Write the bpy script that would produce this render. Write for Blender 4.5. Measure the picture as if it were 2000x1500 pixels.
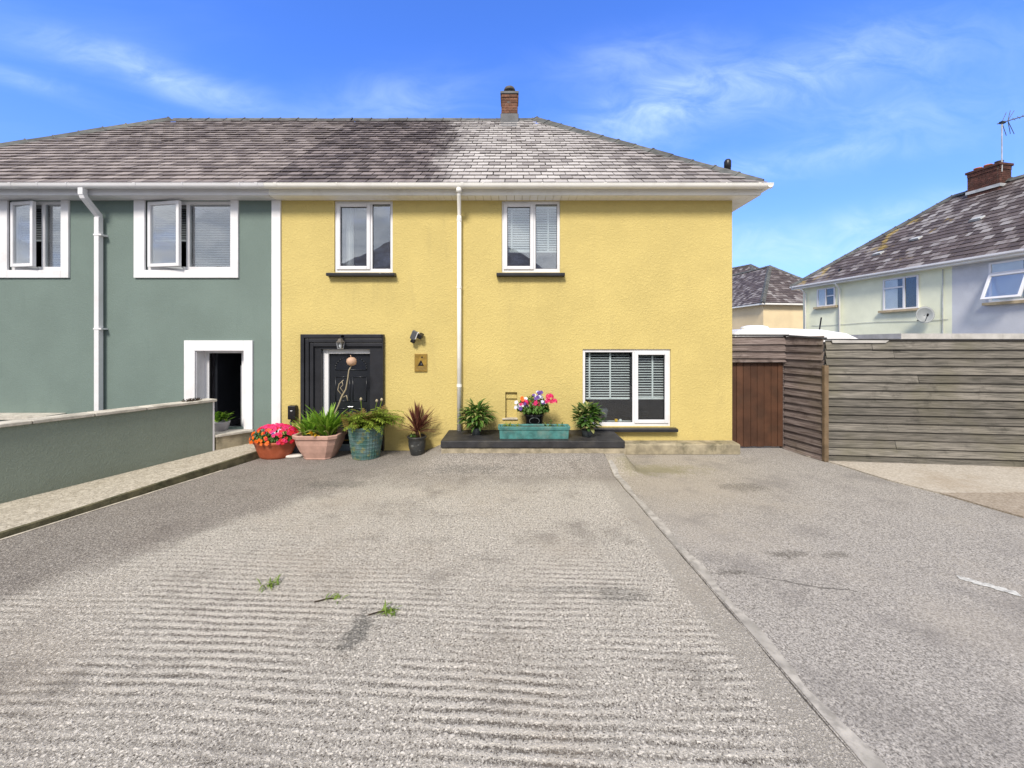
import bpy, math, random
from mathutils import Vector, Matrix, noise as mnoise

# ------------------------------------------------------------------ camera, world, sun, exposure
S = bpy.context.scene
COL = S.collection
for o in list(bpy.data.objects):
    bpy.data.objects.remove(o)
R = math.radians
CAMZ = 2.08
cd = bpy.data.cameras.new('camera'); cam = bpy.data.objects.new('camera', cd); COL.objects.link(cam)
cam.location = (0, 0, CAMZ); cam.rotation_euler = (R(90), 0, 0)
cd.sensor_width = 36; cd.lens = 13.86; cd.shift_y = -0.039; cd.clip_end = 2000; cd.clip_start = 0.05
S.camera = cam

SUN_EL, SUN_AZ = 44.0, 196.0          # azimuth clockwise from +Y (north): behind the camera, a little to the left
sd = Vector((math.sin(R(SUN_AZ)) * math.cos(R(SUN_EL)), math.cos(R(SUN_AZ)) * math.cos(R(SUN_EL)), math.sin(R(SUN_EL))))
ld = bpy.data.lights.new('sun', 'SUN'); ld.energy = 3.0; ld.angle = R(14); ld.color = (1.0, 0.925, 0.82)
lo = bpy.data.objects.new('sun', ld); COL.objects.link(lo)
lo.rotation_euler = sd.to_track_quat('Z', 'Y').to_euler(); lo.location = (-10, -10, 30)

W = bpy.data.worlds.new('World'); S.world = W; W.use_nodes = True
wt = W.node_tree; wt.nodes.clear()
S.view_settings.view_transform = 'Standard'; S.view_settings.look = 'None'
S.view_settings.gamma = 1; S.view_settings.exposure = 0.58
S.view_settings.use_curve_mapping = False


class G:
    """small node-graph helper"""
    def __init__(s, tree): s.t = tree
    def node(s, typ, **kw):
        n = s.t.nodes.new(typ)
        for k, v in kw.items(): setattr(n, k, v)
        return n
    def put(s, sock, v):
        if v is None: return
        if isinstance(v, (int, float)):
            sock.default_value = v
        elif isinstance(v, (tuple, list)):
            if len(sock.default_value) == 4 and len(v) == 3: v = (*v, 1)
            sock.default_value = v
        else: s.t.links.new(v, sock)
    def m(s, op, a, b=None, c=None, clamp=False):
        n = s.node('ShaderNodeMath', operation=op, use_clamp=clamp)
        s.put(n.inputs[0], a); s.put(n.inputs[1], b); s.put(n.inputs[2], c)
        return n.outputs[0]
    def vm(s, op, a, b=None):
        n = s.node('ShaderNodeVectorMath', operation=op); s.put(n.inputs[0], a); s.put(n.inputs[1], b)
        return n.outputs[0]
    def pos(s): return s.node('ShaderNodeNewGeometry').outputs['Position']
    def sep(s, v):
        n = s.node('ShaderNodeSeparateXYZ'); s.put(n.inputs[0], v); return n.outputs
    def comb(s, x, y, z):
        n = s.node('ShaderNodeCombineXYZ'); s.put(n.inputs[0], x); s.put(n.inputs[1], y); s.put(n.inputs[2], z); return n.outputs[0]
    def noise(s, vec, scale, detail=4, rough=.55, dist=0):
        n = s.node('ShaderNodeTexNoise'); s.put(n.inputs['Vector'], vec); n.inputs['Scale'].default_value = scale
        n.inputs['Detail'].default_value = detail; n.inputs['Roughness'].default_value = rough
        n.inputs['Distortion'].default_value = dist
        return n.outputs[0]
    def vor(s, vec, scale, feature='F1'):
        n = s.node('ShaderNodeTexVoronoi', feature=feature); s.put(n.inputs['Vector'], vec); n.inputs['Scale'].default_value = scale
        return n.outputs[0]
    def ss(s, v, lo, hi, a=0., b=1.):
        n = s.node('ShaderNodeMapRange', interpolation_type='SMOOTHSTEP'); s.put(n.inputs[0], v)
        for i, q in zip((1, 2, 3, 4), (lo, hi, a, b)): s.put(n.inputs[i], q)
        return n.outputs[0]
    def mix(s, f, a, b, blend='MIX'):
        n = s.node('ShaderNodeMix', data_type='RGBA', blend_type=blend)
        s.put(n.inputs[0], f); s.put(n.inputs[6], a); s.put(n.inputs[7], b)
        return n.outputs[2]
    def rnd(s): return s.node('ShaderNodeObjectInfo').outputs['Random']
    def island(s): return s.node('ShaderNodeNewGeometry').outputs['Random Per Island']
    def bump(s, h, strength, dist, normal=None):
        n = s.node('ShaderNodeBump'); n.inputs['Strength'].default_value = strength; n.inputs['Distance'].default_value = dist
        s.put(n.inputs['Height'], h); s.put(n.inputs['Normal'], normal); return n.outputs[0]


# sky: clear blue with thin cirrus
g = G(wt)
sky = g.node('ShaderNodeTexSky', sky_type='NISHITA'); sky.sun_disc = False
sky.sun_elevation = R(SUN_EL); sky.sun_rotation = R(SUN_AZ); sky.air_density = 1.0; sky.dust_density = 0.5; sky.ozone_density = 2.2
hs = g.node('ShaderNodeHueSaturation'); hs.inputs['Saturation'].default_value = 1.12; hs.inputs['Value'].default_value = 1.0
wt.links.new(sky.outputs[0], hs.inputs['Color'])
dv = g.node('ShaderNodeTexCoord').outputs['Generated']
dx, dy, dz = g.sep(dv)
den = g.m('ADD', g.m('MAXIMUM', dz, 0.0), 0.22)
cu, cv = g.m('DIVIDE', dx, den), g.m('DIVIDE', dy, den)
ca, sa = math.cos(R(28)), math.sin(R(28))
ru = g.m('ADD', g.m('MULTIPLY', cu, ca), g.m('MULTIPLY', cv, sa))
rv = g.m('SUBTRACT', g.m('MULTIPLY', cv, ca), g.m('MULTIPLY', cu, sa))
wisp = g.noise(g.comb(g.m('MULTIPLY', ru, .7), g.m('MULTIPLY', rv, 2.0), 3.7), 1.5, 6, .58, .9)
big = g.noise(g.comb(g.m('MULTIPLY', ru, .55), g.m('MULTIPLY', rv, .8), 9.1), 1.1, 3, .5, .3)
cm = g.m('MULTIPLY', g.m('MULTIPLY', g.ss(wisp, .47, .80), g.ss(big, .45, .70)), .30)
ady = g.m('MAXIMUM', g.m('ABSOLUTE', dy), .02)
gu, gv = g.m('DIVIDE', dx, ady), g.m('DIVIDE', dz, ady)
fib = g.noise(g.comb(gu, g.m('MULTIPLY', gv, 2.2), 1.3), 5.5, 7, .62, .7)
fibs = g.ss(fib, .22, .86, .12, .85)
wu = g.m('ADD', gu, g.m('MULTIPLY', g.m('SUBTRACT', g.noise(g.comb(gu, gv, 4.), 2.6, 3), .5), .12))
wv = g.m('ADD', gv, g.m('MULTIPLY', g.m('SUBTRACT', g.noise(g.comb(gu, gv, 8.), 2.6, 3), .5), .10))
for (u0, v0, ln, wd, sl, am) in ((-.89, .68, .30, .040, -.30, .62), (-1.25, .67, .12, .02, -.35, .35), (-.28, .62, .17, .065, .12, .36), (.42, .60, .32, .070, .30, .52), (.33, .54, .12, .07, .45, .40),
                              (.86, .71, .34, .085, .22, .42), (.30, .72, .18, .06, .15, .35), (.75, .46, .30, .032, .16, .48), (.95, .33, .32, .030, .18, .5), (.82, .25, .35, .040, .08, .5), (1.0, .58, .25, .05, .2, .3)):
    ou, ov = g.m('SUBTRACT', wu, u0), g.m('SUBTRACT', wv, v0); an = math.atan(sl)
    al = g.m('ADD', g.m('MULTIPLY', ou, math.cos(an) / ln), g.m('MULTIPLY', ov, math.sin(an) / ln))
    ac = g.m('SUBTRACT', g.m('MULTIPLY', ov, math.cos(an) / wd), g.m('MULTIPLY', ou, math.sin(an) / wd))
    ga = g.m('EXPONENT', g.m('MULTIPLY', g.m('ADD', g.m('MULTIPLY', al, al), g.m('MULTIPLY', ac, ac)), -.8))
    cm = g.m('ADD', cm, g.m('MULTIPLY', g.m('MULTIPLY', ga, fibs), am))
cm = g.m('MINIMUM', g.m('ADD', cm, g.ss(dz, 0.0, 0.50, .14, 0.)), .9)
skc = g.mix(1.0, hs.outputs[0], g.mix(g.ss(dz, .05, .5), (.80, 1.02, 1.75), (1.04, 1.42, 2.45)), 'MULTIPLY')
skc = g.mix(cm, skc, (6.2, 7.8, 11.0))
cover = g.m('MULTIPLY', g.ss(g.m('SUBTRACT', dy, g.m('MULTIPLY', dz, .35)), -.25, .40, 1., 0.), g.ss(g.noise(g.comb(cu, cv, 2.), 1.6, 6, .6, .4), .22, .52, .45, .97))
ctex = g.noise(g.comb(cu, g.m('MULTIPLY', cv, 1.5), 6.), 2.4, 7, .62, .6)
skc = g.mix(cover, skc, g.mix(g.ss(ctex, .3, .7), (4.3, 4.55, 5.0), (7.4, 7.4, 7.5)))
bg = g.node('ShaderNodeBackground'); bg.inputs['Strength'].default_value = 0.10
wt.links.new(skc, bg.inputs['Color'])
wo = g.node('ShaderNodeOutputWorld'); wt.links.new(bg.outputs[0], wo.inputs['Surface'])

# ------------------------------------------------------------------ materials
MATS = {}
def newmat(name):
    m = bpy.data.materials.new(name); m.use_nodes = True
    b = m.node_tree.nodes['Principled BSDF']; MATS[name] = m
    return m, G(m.node_tree), b

def basic(name, col, rough=.6, ns=3., na=.12, bs=0., bst=.3, bd=.004, metal=0., rnd=0., spec=.4, dirt=None, ds=1.2, da=.5, detail=4):
    m, g, b = newmat(name); p = g.pos()
    lo = tuple(c * (1 - na) for c in col); hi = tuple(min(1, c * (1 + na)) for c in col)
    c = g.mix(g.ss(g.noise(p, ns, detail), .3, .7), lo, hi)
    if dirt:
        c = g.mix(g.m('MULTIPLY', g.ss(g.noise(p, ds, 6, .65), .48, .75), da), c, dirt)
    if rnd:
        f = g.m('ADD', 1 - rnd, g.m('MULTIPLY', g.m('FRACT', g.m('ADD', g.rnd(), g.island())), 2 * rnd))
        c = g.mix(1., c, g.comb(f, f, f), 'MULTIPLY')
    g.put(b.inputs['Base Color'], c)
    b.inputs['Roughness'].default_value = rough; b.inputs['Metallic'].default_value = metal
    b.inputs['Specular IOR Level'].default_value = spec
    if bs: g.put(b.inputs['Normal'], g.bump(g.noise(p, bs, 5), bst, bd))
    return m

basic('white_pvc', (.73, .73, .755), .32, 2, .03, dirt=(.50, .48, .45), ds=2.5, da=.30)
basic('cream_pvc', (.82, .81, .77), .38, 2, .03, dirt=(.50, .46, .38), ds=3, da=.3)
basic('white_render', (.75, .75, .775), .7, 2, .04, 60, .25, .002, dirt=(.46, .44, .41), ds=2.2, da=.32)
basic('black_paint', (.020, .021, .026), .38, 4, .2, 30, .1, .002)
basic('slab_black', (.026, .026, .029), .62, 5, .3, 25, .35, .004, dirt=(.11, .10, .085), ds=4, da=.35)
basic('door_black', (.014, .016, .021), .28, 4, .1)
basic('coping', (.52, .49, .43), .85, 6, .2, 45, .5, .004, dirt=(.18, .16, .12), ds=5, da=.6, rnd=.08)
basic('ledge_concrete', (.30, .26, .18), .9, 5, .3, 35, .7, .008, dirt=(.09, .085, .05), ds=3.5, da=.9)
basic('kerb_moss', (.105, .095, .055), .95, 7, .4, 40, .8, .008, dirt=(.035, .04, .018), ds=5, da=.8)
basic('footing_concrete', (.33, .285, .205), .9, 6, .3, 40, .6, .006, dirt=(.14, .125, .08), ds=4, da=.8)
basic('joint_fill', (.36, .34, .31), .92, 12, .3, 60, .6, .004, dirt=(.13, .125, .11), ds=6, da=.8)
basic('mortar_pale', (.46, .42, .35), .9, 8, .25, 50, .6, .005, dirt=(.22, .2, .16), ds=5, da=.6)
basic('terracotta', (.36, .085, .035), .6, 6, .15, 30, .15, .002, dirt=(.42, .2, .13), ds=6, da=.3)
basic('pink_clay', (.50, .31, .25), .75, 6, .12, 30, .25, .003, dirt=(.30, .2, .16), ds=5, da=.5)
basic('dark_pot', (.035, .037, .038), .5, 8, .3, dirt=(.12, .11, .09), ds=9, da=.5)
basic('slate_pot', (.10, .115, .12), .6, 8, .2)
basic('grey_pot', (.33, .32, .33), .6, 8, .1)
basic('turquoise', (.055, .185, .175), .6, 9, .3, 25, .3, .004, dirt=(.15, .22, .19), ds=5, da=.8)
basic('soil', (.045, .032, .02), 1, 20, .4, 40, .8, .01)
basic('black_plastic', (.012, .012, .014), .35, 4, .1)
basic('grey_lens', (.10, .105, .12), .25, 4, .1)
basic('brass', (.30, .19, .035), .45, 14, .25, metal=.25, dirt=(.22, .15, .04), ds=9, da=.5)
basic('dark_glass', (.016, .018, .024), .09, 4, .1)
basic('engraving', (.012, .009, .008), .95, 4, .1)
basic('engraving_pale', (.32, .22, .09), .5, 4, .1)
basic('steel', (.55, .56, .58), .3, 6, .1, metal=.9)
basic('lead', (.10, .105, .115), .6, 5, .2)
basic('lead_pale', (.42, .44, .45), .6, 5, .2)
basic('flue', (.09, .08, .07), .6, 6, .2)
basic('brick', (.15, .072, .047), .9, 9, .3, 60, .5, .005, rnd=.35, dirt=(.07, .05, .045), ds=7, da=.7)
basic('brick_dark', (.09, .037, .027), .9, 9, .3, 60, .5, .005, rnd=.3, dirt=(.06, .045, .035), ds=5, da=.6)
basic('mortar', (.24, .21, .17), .95, 8, .2)
basic('pot_clay', (.42, .14, .06), .8, 6, .2)
basic('ridge_tile', (.088, .092, .09), .8, 6, .3, 30, .4, .005, rnd=.18, dirt=(.22, .215, .17), ds=4, da=.4)
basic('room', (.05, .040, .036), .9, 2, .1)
basic('hall', (.42, .42, .47), .9, 2, .1)
basic('blind', (.74, .77, .78), .5, 3, .04)
basic('blind_pale', (.27, .285, .30), .5, 3, .04)
basic('curtain', (.75, .74, .76), .8, 3, .05)
basic('gate_wood', (.076, .033, .017), .65, 4, .2, rnd=.18, dirt=(.05, .03, .018), ds=3, da=.6)
basic('post_wood', (.15, .105, .062), .85, 5, .25)
basic('felt', (.04, .04, .042), .9, 8, .3)
basic('caravan_white', (.85, .85, .86), .35, 1, .02, dirt=(.6, .58, .52), ds=1.5, da=.15)
basic('shed_grey', (.45, .44, .42), .8, 3, .15, dirt=(.25, .24, .2), ds=2, da=.5)
basic('mint_render', (.82, .84, .64), .85, 1.2, .06, 40, .4, .006, dirt=(.56, .60, .44), ds=.9, da=.35)
basic('lilac_render', (.56, .58, .62), .9, 1.2, .06, 30, .6, .008, dirt=(.36, .38, .42), ds=.9, da=.4)
basic('cream_render', (.72, .58, .36), .85, 1.2, .06, 40, .3, .006)
basic('stone_sill', (.42, .34, .22), .9, 5, .2)
basic('asphalt_far', (.14, .14, .14), .95, 3, .2, 60, .4, .004)
basic('hill_green', (.035, .06, .02), 1, .3, .5, 1.2, 1., .6)
basic('yellow_flower', (.75, .45, .02), .6, 5, .1)
basic('cable', (.012, .012, .012), .5, 5, .1)
basic('blue_grey_box', (.27, .33, .37), .6, 6, .15)
basic('white_stone', (.6, .58, .54), .85, 9, .2)
basic('paint_mark', (.50, .50, .48), .85, 30, .25, dirt=(.26, .25, .24), ds=26, da=.9)
basic('dish_grey', (.26, .28, .29), .45, 4, .1)
basic('stain_dark', (.075, .068, .06), .95, 20, .3)

def leafmat(name, c1, c2, rough=.5, tip=None):
    m, g, b = newmat(name); p = g.pos()
    f = g.m('FRACT', g.m('ADD', g.m('ADD', g.rnd(), g.island()), g.m('MULTIPLY', g.noise(p, 25, 2), .4)))
    g.put(b.inputs['Base Color'], g.mix(f, c1, c2)); b.inputs['Roughness'].default_value = rough
    b.inputs['Specular IOR Level'].default_value = .35
    b.inputs['Subsurface Weight'].default_value = 0
    tr = g.node('ShaderNodeBsdfTranslucent'); g.put(tr.inputs[0], g.mix(f, tuple(x * 1.2 for x in c1), tuple(x * 1.2 for x in c2)))
    mx = g.node('ShaderNodeMixShader'); mx.inputs[0].default_value = .28
    g.t.links.new(b.outputs[0], mx.inputs[1]); g.t.links.new(tr.outputs[0], mx.inputs[2])
    g.t.links.new(mx.outputs[0], g.t.nodes['Material Output'].inputs[0])
    return m
leafmat('leaf_bright', (.12, .27, .02), (.27, .44, .05))
leafmat('leaf_mid', (.045, .12, .018), (.10, .20, .03))
leafmat('leaf_dark', (.025, .075, .015), (.075, .15, .03))
leafmat('leaf_fern', (.12, .18, .02), (.25, .33, .045))
leafmat('leaf_rust', (.20, .12, .035), (.26, .20, .06))
leafmat('leaf_red', (.11, .028, .026), (.20, .085, .055))
leafmat('leaf_pale', (.24, .26, .08), (.40, .40, .16))
leafmat('dry_stalk', (.42, .36, .24), (.55, .48, .34))
leafmat('dry_head', (.60, .40, .28), (.72, .52, .38))
leafmat('petal_orange', (.75, .11, .01), (.85, .22, .02))
leafmat('petal_pink', (.70, .02, .14), (.82, .05, .22))
leafmat('petal_red', (.60, .012, .03), (.75, .03, .05))
leafmat('petal_white', (.62, .66, .80), (.78, .80, .86))
leafmat('petal_purple', (.10, .05, .26), (.20, .09, .38))
leafmat('grass_weed', (.12, .20, .03), (.24, .33, .06))

def glass(name, refl, tint=(.9, .93, .93)):
    m, g, b = newmat(name); t = g.t; t.nodes.remove(b)
    tr = g.node('ShaderNodeBsdfTransparent'); tr.inputs[0].default_value = (*tint, 1)
    gl = g.node('ShaderNodeBsdfGlossy'); gl.inputs['Roughness'].default_value = .012; gl.inputs[0].default_value = (.95, .97, 1, 1)
    fr = g.node('ShaderNodeLayerWeight'); fr.inputs[0].default_value = .5
    f = g.m('ADD', refl, g.m('MULTIPLY', g.m('POWER', fr.outputs['Facing'], 3.), 1 - refl), clamp=True)
    g.put(gl.inputs['Normal'], g.bump(g.noise(g.pos(), 1.6, 2), .05, .03))
    mx = g.node('ShaderNodeMixShader'); g.put(mx.inputs[0], f)
    t.links.new(tr.outputs[0], mx.inputs[1]); t.links.new(gl.outputs[0], mx.inputs[2])
    t.links.new(mx.outputs[0], t.nodes['Material Output'].inputs[0])
    m.use_screen_refraction = False if hasattr(m, 'use_screen_refraction') else None
    return m
glass('glass', .23)
glass('glass_dim', .065)
glass('glass_lamp', .10)

def render_wall(name, col, dirtc, scale, strength, dist):
    m, g, b = newmat(name); p = g.pos(); px, py, pz = g.sep(p)
    warp = g.vm('ADD', p, g.vm('MULTIPLY', g.comb(g.noise(p, 9, 2), g.noise(g.vm('ADD', p, (7., 3., 1.)), 9, 2), g.noise(g.vm('ADD', p, (2., 9., 4.)), 9, 2)), (.10, .10, .10)))
    ridg = g.m('ABSOLUTE', g.m('SUBTRACT', g.noise(warp, scale, 3, .5, .6), .5))
    h = g.m('ADD', g.ss(ridg, 0., .16), g.m('MULTIPLY', g.noise(p, scale * 4.5, 3), .45))
    c = g.mix(g.ss(g.noise(p, .9, 5, .6), .3, .7), tuple(x * .93 for x in col), tuple(x * 1.04 for x in col))
    streak = g.noise(g.comb(g.m('MULTIPLY', px, 3.), g.m('MULTIPLY', py, 3.), g.m('MULTIPLY', pz, .55)), 1.6, 5, .65)
    c = g.mix(g.m('MULTIPLY', g.ss(streak, .52, .8), .38), c, dirtc)
    low = g.m('MULTIPLY', g.ss(g.m('ADD', pz, g.m('MULTIPLY', g.noise(p, 5, 4), .35)), .08, .55, 1., 0.), .5)
    c = g.mix(low, c, dirtc)
    if name == 'yellow_render':      # rain streaks below the sills
        drip = g.ss(g.noise(g.comb(g.m('MULTIPLY', px, 14.), 0., g.m('MULTIPLY', pz, .8)), 1., 4, .6), .42, .72)
        for (xa, xb, zt) in ((-3.6, -2.24, 3.40), (-.32, 1.04, 3.40), (1.48, 3.22, .39)):
            inx = g.m('MULTIPLY', g.ss(px, xa, xa + .1), g.ss(px, xb - .1, xb, 1., 0.)); inz = g.m('MULTIPLY', g.ss(pz, zt - 1.1, zt), g.m('LESS_THAN', pz, zt))
            c = g.mix(g.m('MULTIPLY', g.m('MULTIPLY', inx, inz), g.m('MULTIPLY', drip, .22)), c, (.33, .27, .12))
    c = g.mix(g.m('MULTIPLY', g.ss(ridg, .0, .05, 1., 0.), .16), c, tuple(x * .80 for x in col))
    g.put(b.inputs['Base Color'], c); b.inputs['Roughness'].default_value = .82; b.inputs['Specular IOR Level'].default_value = .25
    g.put(b.inputs['Normal'], g.bump(h, strength, dist))
render_wall('yellow_render', (.575, .462, .172), (.44, .355, .145), 17., .34, .014)
render_wall('green_render', (.165, .218, .198), (.125, .17, .158), 30., .3, .006)
render_wall('low_wall_green', (.215, .255, .215), (.14, .15, .11), 24., .35, .008)

def slate_mat(name, kind):
    m, g, b = newmat(name); p = g.pos(); px, py, pz = g.sep(p)
    r = g.m('FRACT', g.m('ADD', g.rnd(), g.island()))
    st = g.m('ADD', g.m('MULTIPLY', g.noise(g.comb(g.m('MULTIPLY', px, 1.), g.m('MULTIPLY', py, .30), g.m('MULTIPLY', pz, .30)), 1.5, 5, .6), .5), g.m('MULTIPLY', g.noise(g.comb(g.m('MULTIPLY', px, 1.), g.m('MULTIPLY', py, .35), g.m('MULTIPLY', pz, .35)), 4.5, 5, .65), .5))
    fine = g.noise(p, 11, 5, .7)
    if kind == 'yellow':
        lim = g.m('ADD', px, g.m('ADD', g.m('MULTIPLY', g.m('SUBTRACT', st, .5), 2.6), g.m('MULTIPLY', g.m('SUBTRACT', py, 7.4), .10)))
        pale = g.ss(lim, -1.8, -.75)
        fade = g.ss(px, .8, 3.6, 1., .42)
        pale = g.m('MULTIPLY', pale, g.m('MULTIPLY', fade, g.ss(r, 0., .25, .72, 1.)))
        f2 = g.m('MULTIPLY', g.ss(g.m('ADD', g.m('MULTIPLY', r, .34), st), .50, .88), .75)
        c = g.mix(f2, (.085, .069, .069), (.28, .24, .235))
        c = g.mix(pale, c, g.mix(r, (.36, .335, .325), (.52, .495, .48)))
        c = g.mix(g.m('MULTIPLY', g.ss(fine, .60, .76), .6), c, (.10, .08, .076))
    elif kind == 'green':
        c = g.mix(g.ss(g.m('ADD', g.m('MULTIPLY', r, .35), st), .40, .98), (.125, .103, .10), (.32, .28, .268))
        c = g.mix(g.m('MULTIPLY', g.ss(fine, .58, .76), .5), c, (.075, .058, .052))
    else:
        pale = g.m('MULTIPLY', g.ss(g.m('ADD', g.m('MULTIPLY', r, .50), g.m('ADD', g.m('MULTIPLY', g.noise(p, .9, 5, .65), .85), g.m('MULTIPLY', fine, .30))), .84, 1.18), .75)
        c = g.mix(pale, g.mix(r, (.062, .048, .047), (.135, .108, .104)), (.36, .345, .34))
        if kind == 'mint':
            lich = g.noise(g.vm('MULTIPLY', p, (1., 1., .5)), 1.3, 4)
            yl = g.m('MULTIPLY', g.ss(lich, .60, .68), g.ss(py, 15.2, 16.6))
            c = g.mix(g.m('MULTIPLY', yl, .6), c, (.42, .30, .06))
    g.put(b.inputs['Base Color'], c); b.inputs['Roughness'].default_value = .68; b.inputs['Specular IOR Level'].default_value = .4
    g.put(b.inputs['Normal'], g.bump(g.noise(p, 28, 5), .5, .006))
for k in ('yellow', 'green', 'mint', 'far'): slate_mat('slate_' + k, k)

def board_mat(name, c1, c2, moss, mamt):
    m, g, b = newmat(name); p = g.pos(); px, py, pz = g.sep(p)
    r = g.rnd()
    gr = g.noise(g.comb(g.m('MULTIPLY', px, 1.2), g.m('MULTIPLY', py, 1.2), g.m('ADD', g.m('MULTIPLY', pz, 26.), g.m('MULTIPLY', r, 30.))), 2.2, 6, .65, .4)
    c = g.mix(g.ss(gr, .3, .72), c1, c2)
    c = g.mix(g.m('MULTIPLY', g.ss(g.noise(p, 1.1, 5, .6), .45, .68), mamt), c, moss)
    c = g.mix(g.m('MULTIPLY', g.ss(g.noise(p, 3.4, 5, .7), .55, .72), .55), c, tuple(x * .45 for x in c1))
    f = g.m('ADD', .72, g.m('MULTIPLY', r, .5)); c = g.mix(1., c, g.comb(f, f, f), 'MULTIPLY')
    g.put(b.inputs['Base Color'], c); b.inputs['Roughness'].default_value = .88; b.inputs['Specular IOR Level'].default_value = .2
    g.put(b.inputs['Normal'], g.bump(gr, .6, .005))
board_mat('board_grey', (.075, .072, .062), (.235, .215, .188), (.14, .13, .088), .5)
board_mat('board_brown', (.085, .062, .054), (.26, .215, .20), (.15, .125, .08), .5)

def spots(g, p, pts):
    """dark stains of their own shape: sum of noisy ellipses at ground positions"""
    px, py, pz = g.sep(p); n = g.m('ADD', g.m('SUBTRACT', g.noise(p, 5., 5, .7), .5), g.m('MULTIPLY', g.m('SUBTRACT', g.noise(p, 30., 3, .6), .5), .7)); tot = None
    for (x, y, rx, ry, a) in pts:
        d = g.m('SQRT', g.m('ADD', g.m('POWER', g.m('DIVIDE', g.m('SUBTRACT', px, x), rx), 2.), g.m('POWER', g.m('DIVIDE', g.m('SUBTRACT', py, y), ry), 2.)))
        s_ = g.m('MULTIPLY', g.ss(g.m('ADD', d, g.m('MULTIPLY', n, 2.6)), .45, 1.25, 1., 0.), a)
        tot = s_ if tot is None else g.m('MAXIMUM', tot, s_)
    return tot

def ground_mats():
    # tamped concrete
    m, g, b = newmat('drive_concrete'); p = g.pos(); px, py, pz = g.sep(p)
    wob = g.m('ADD', g.m('MULTIPLY', g.m('SUBTRACT', g.noise(p, .6, 2), .5), .12), g.m('MULTIPLY', g.m('SUBTRACT', g.noise(g.vm('MULTIPLY', p, (.35, 1., 1.)), 6., 4, .6), .5), .045))
    ph = g.m('MULTIPLY', g.m('ADD', g.m('ADD', py, wob), g.m('MULTIPLY', px, .045)), 2 * math.pi / .068)
    w = g.m('ADD', g.m('MULTIPLY', g.m('SINE', ph), .38), g.m('ADD', .5, g.m('MULTIPLY', g.m('SUBTRACT', g.noise(g.vm('MULTIPLY', p, (2.2, 30., 1.)), 1., 4, .6), .5), 1.1)), clamp=True)
    amp = g.m('MULTIPLY', g.ss(g.noise(g.vm('MULTIPLY', p, (.7, 1., 1.)), .8, 5, .65), .38, .60), g.ss(py, 2.3, 4.4, 1.25, .14))
    side = g.ss(g.m('ADD', px, g.m('MULTIPLY', py, .03)), 1.50, 1.58, 1., 0.)      # trowelled margin beside the joint
    amp = g.m('MULTIPLY', amp, side)
    fine = g.noise(p, 64., 5, .70, .8); fine2 = g.noise(p, 150., 3, .6); pit = g.vor(g.vm('ADD', p, g.vm('MULTIPLY', g.comb(fine, fine2, 0.), (.015, .015, 0.))), 52.)
    sf1 = g.ss(fine, .39, .61); pits = g.ss(pit, .10, .36)
    h = g.m('ADD', g.m('MULTIPLY', g.m('MULTIPLY', w, amp), .8), g.m('ADD', g.m('MULTIPLY', sf1, .7), g.m('MULTIPLY', pits, .4)))
    tone = g.m('ADD', g.m('MULTIPLY', g.m('MULTIPLY', g.m('SUBTRACT', w, .46), amp), 1.0), g.m('MULTIPLY', g.m('SUBTRACT', sf1, .5), g.m('SUBTRACT', .70, g.m('MULTIPLY', g.m('SUBTRACT', 1., side), .40))))
    tone = g.m('ADD', tone, g.m('ADD', g.m('MULTIPLY', g.m('SUBTRACT', fine2, .5), 1.5), g.m('MULTIPLY', g.m('SUBTRACT', pits, .8), g.m('MULTIPLY', side, .75))))
    c = g.mix(g.m('ADD', tone, .54, clamp=True), (.115, .101, .086), (.67, .63, .565))
    lv = g.noise(p, .7, 5, .6)
    c = g.mix(g.m('MULTIPLY', g.ss(lv, .45, .72), .30), c, (.36, .30, .235))
    c = g.mix(g.m('MULTIPLY', g.ss(g.noise(g.vm('ADD', p, (3., 8., 0.)), 1.5, 6, .68), .50, .74), .55), c, (.155, .138, .122))
    # darker soft-edged bands beside the path and in front of the house
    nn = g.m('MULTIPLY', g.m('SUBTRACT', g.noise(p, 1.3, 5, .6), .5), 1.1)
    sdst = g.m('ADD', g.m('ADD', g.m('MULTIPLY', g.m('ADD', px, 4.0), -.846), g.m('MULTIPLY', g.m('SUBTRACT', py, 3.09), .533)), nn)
    darkl = g.m('MULTIPLY', g.ss(sdst, -.05, .45), g.ss(py, 2.2, 3.0))
    shadeh = g.ss(g.m('ADD', py, g.m('MULTIPLY', nn, .7)), 5.5, 6.3)  # shade along the house front, painted into the concrete colour
    darken = g.m('MULTIPLY', g.m('MAXIMUM', g.m('MULTIPLY', darkl, .85), g.m('MULTIPLY', shadeh, .66)), g.ss(fine, .25, .6, 1., .7))
    c = g.mix(darken, c, g.mix(sf1, (.095, .083, .076), (.265, .235, .215)))
    sp = spots(g, p, [(-1.12, 2.86, .10, .24, .8), (.89, 3.27, .22, .12, .55), (.45, 3.34, .5, .05, .35), (-2.6, 5.85, .5, .16, .55), (-.7, 6.4, .9, .12, .35)])
    sp = g.m('MULTIPLY', sp, g.ss(fine, .30, .66, 1., .55))
    c = g.mix(sp, c, (.065, .068, .064))
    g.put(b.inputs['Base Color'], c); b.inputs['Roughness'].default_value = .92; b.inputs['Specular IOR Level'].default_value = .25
    g.put(b.inputs['Normal'], g.bump(h, .8, .010))
    # worn tarmac
    m, g, b = newmat('worn_tarmac'); p = g.pos(); px, py, pz = g.sep(p)
    fine = g.noise(p, 60., 4, .65, .4); fine2 = g.noise(p, 130., 2)
    tone = g.m('ADD', g.m('MULTIPLY', g.m('SUBTRACT', fine, .5), 2.4), g.m('ADD', g.m('MULTIPLY', g.m('SUBTRACT', fine2, .5), 1.6), .5), clamp=True)
    c = g.mix(tone, (.11, .102, .093), (.52, .49, .455))
    lv = g.noise(p, .55, 5, .6)
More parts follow.
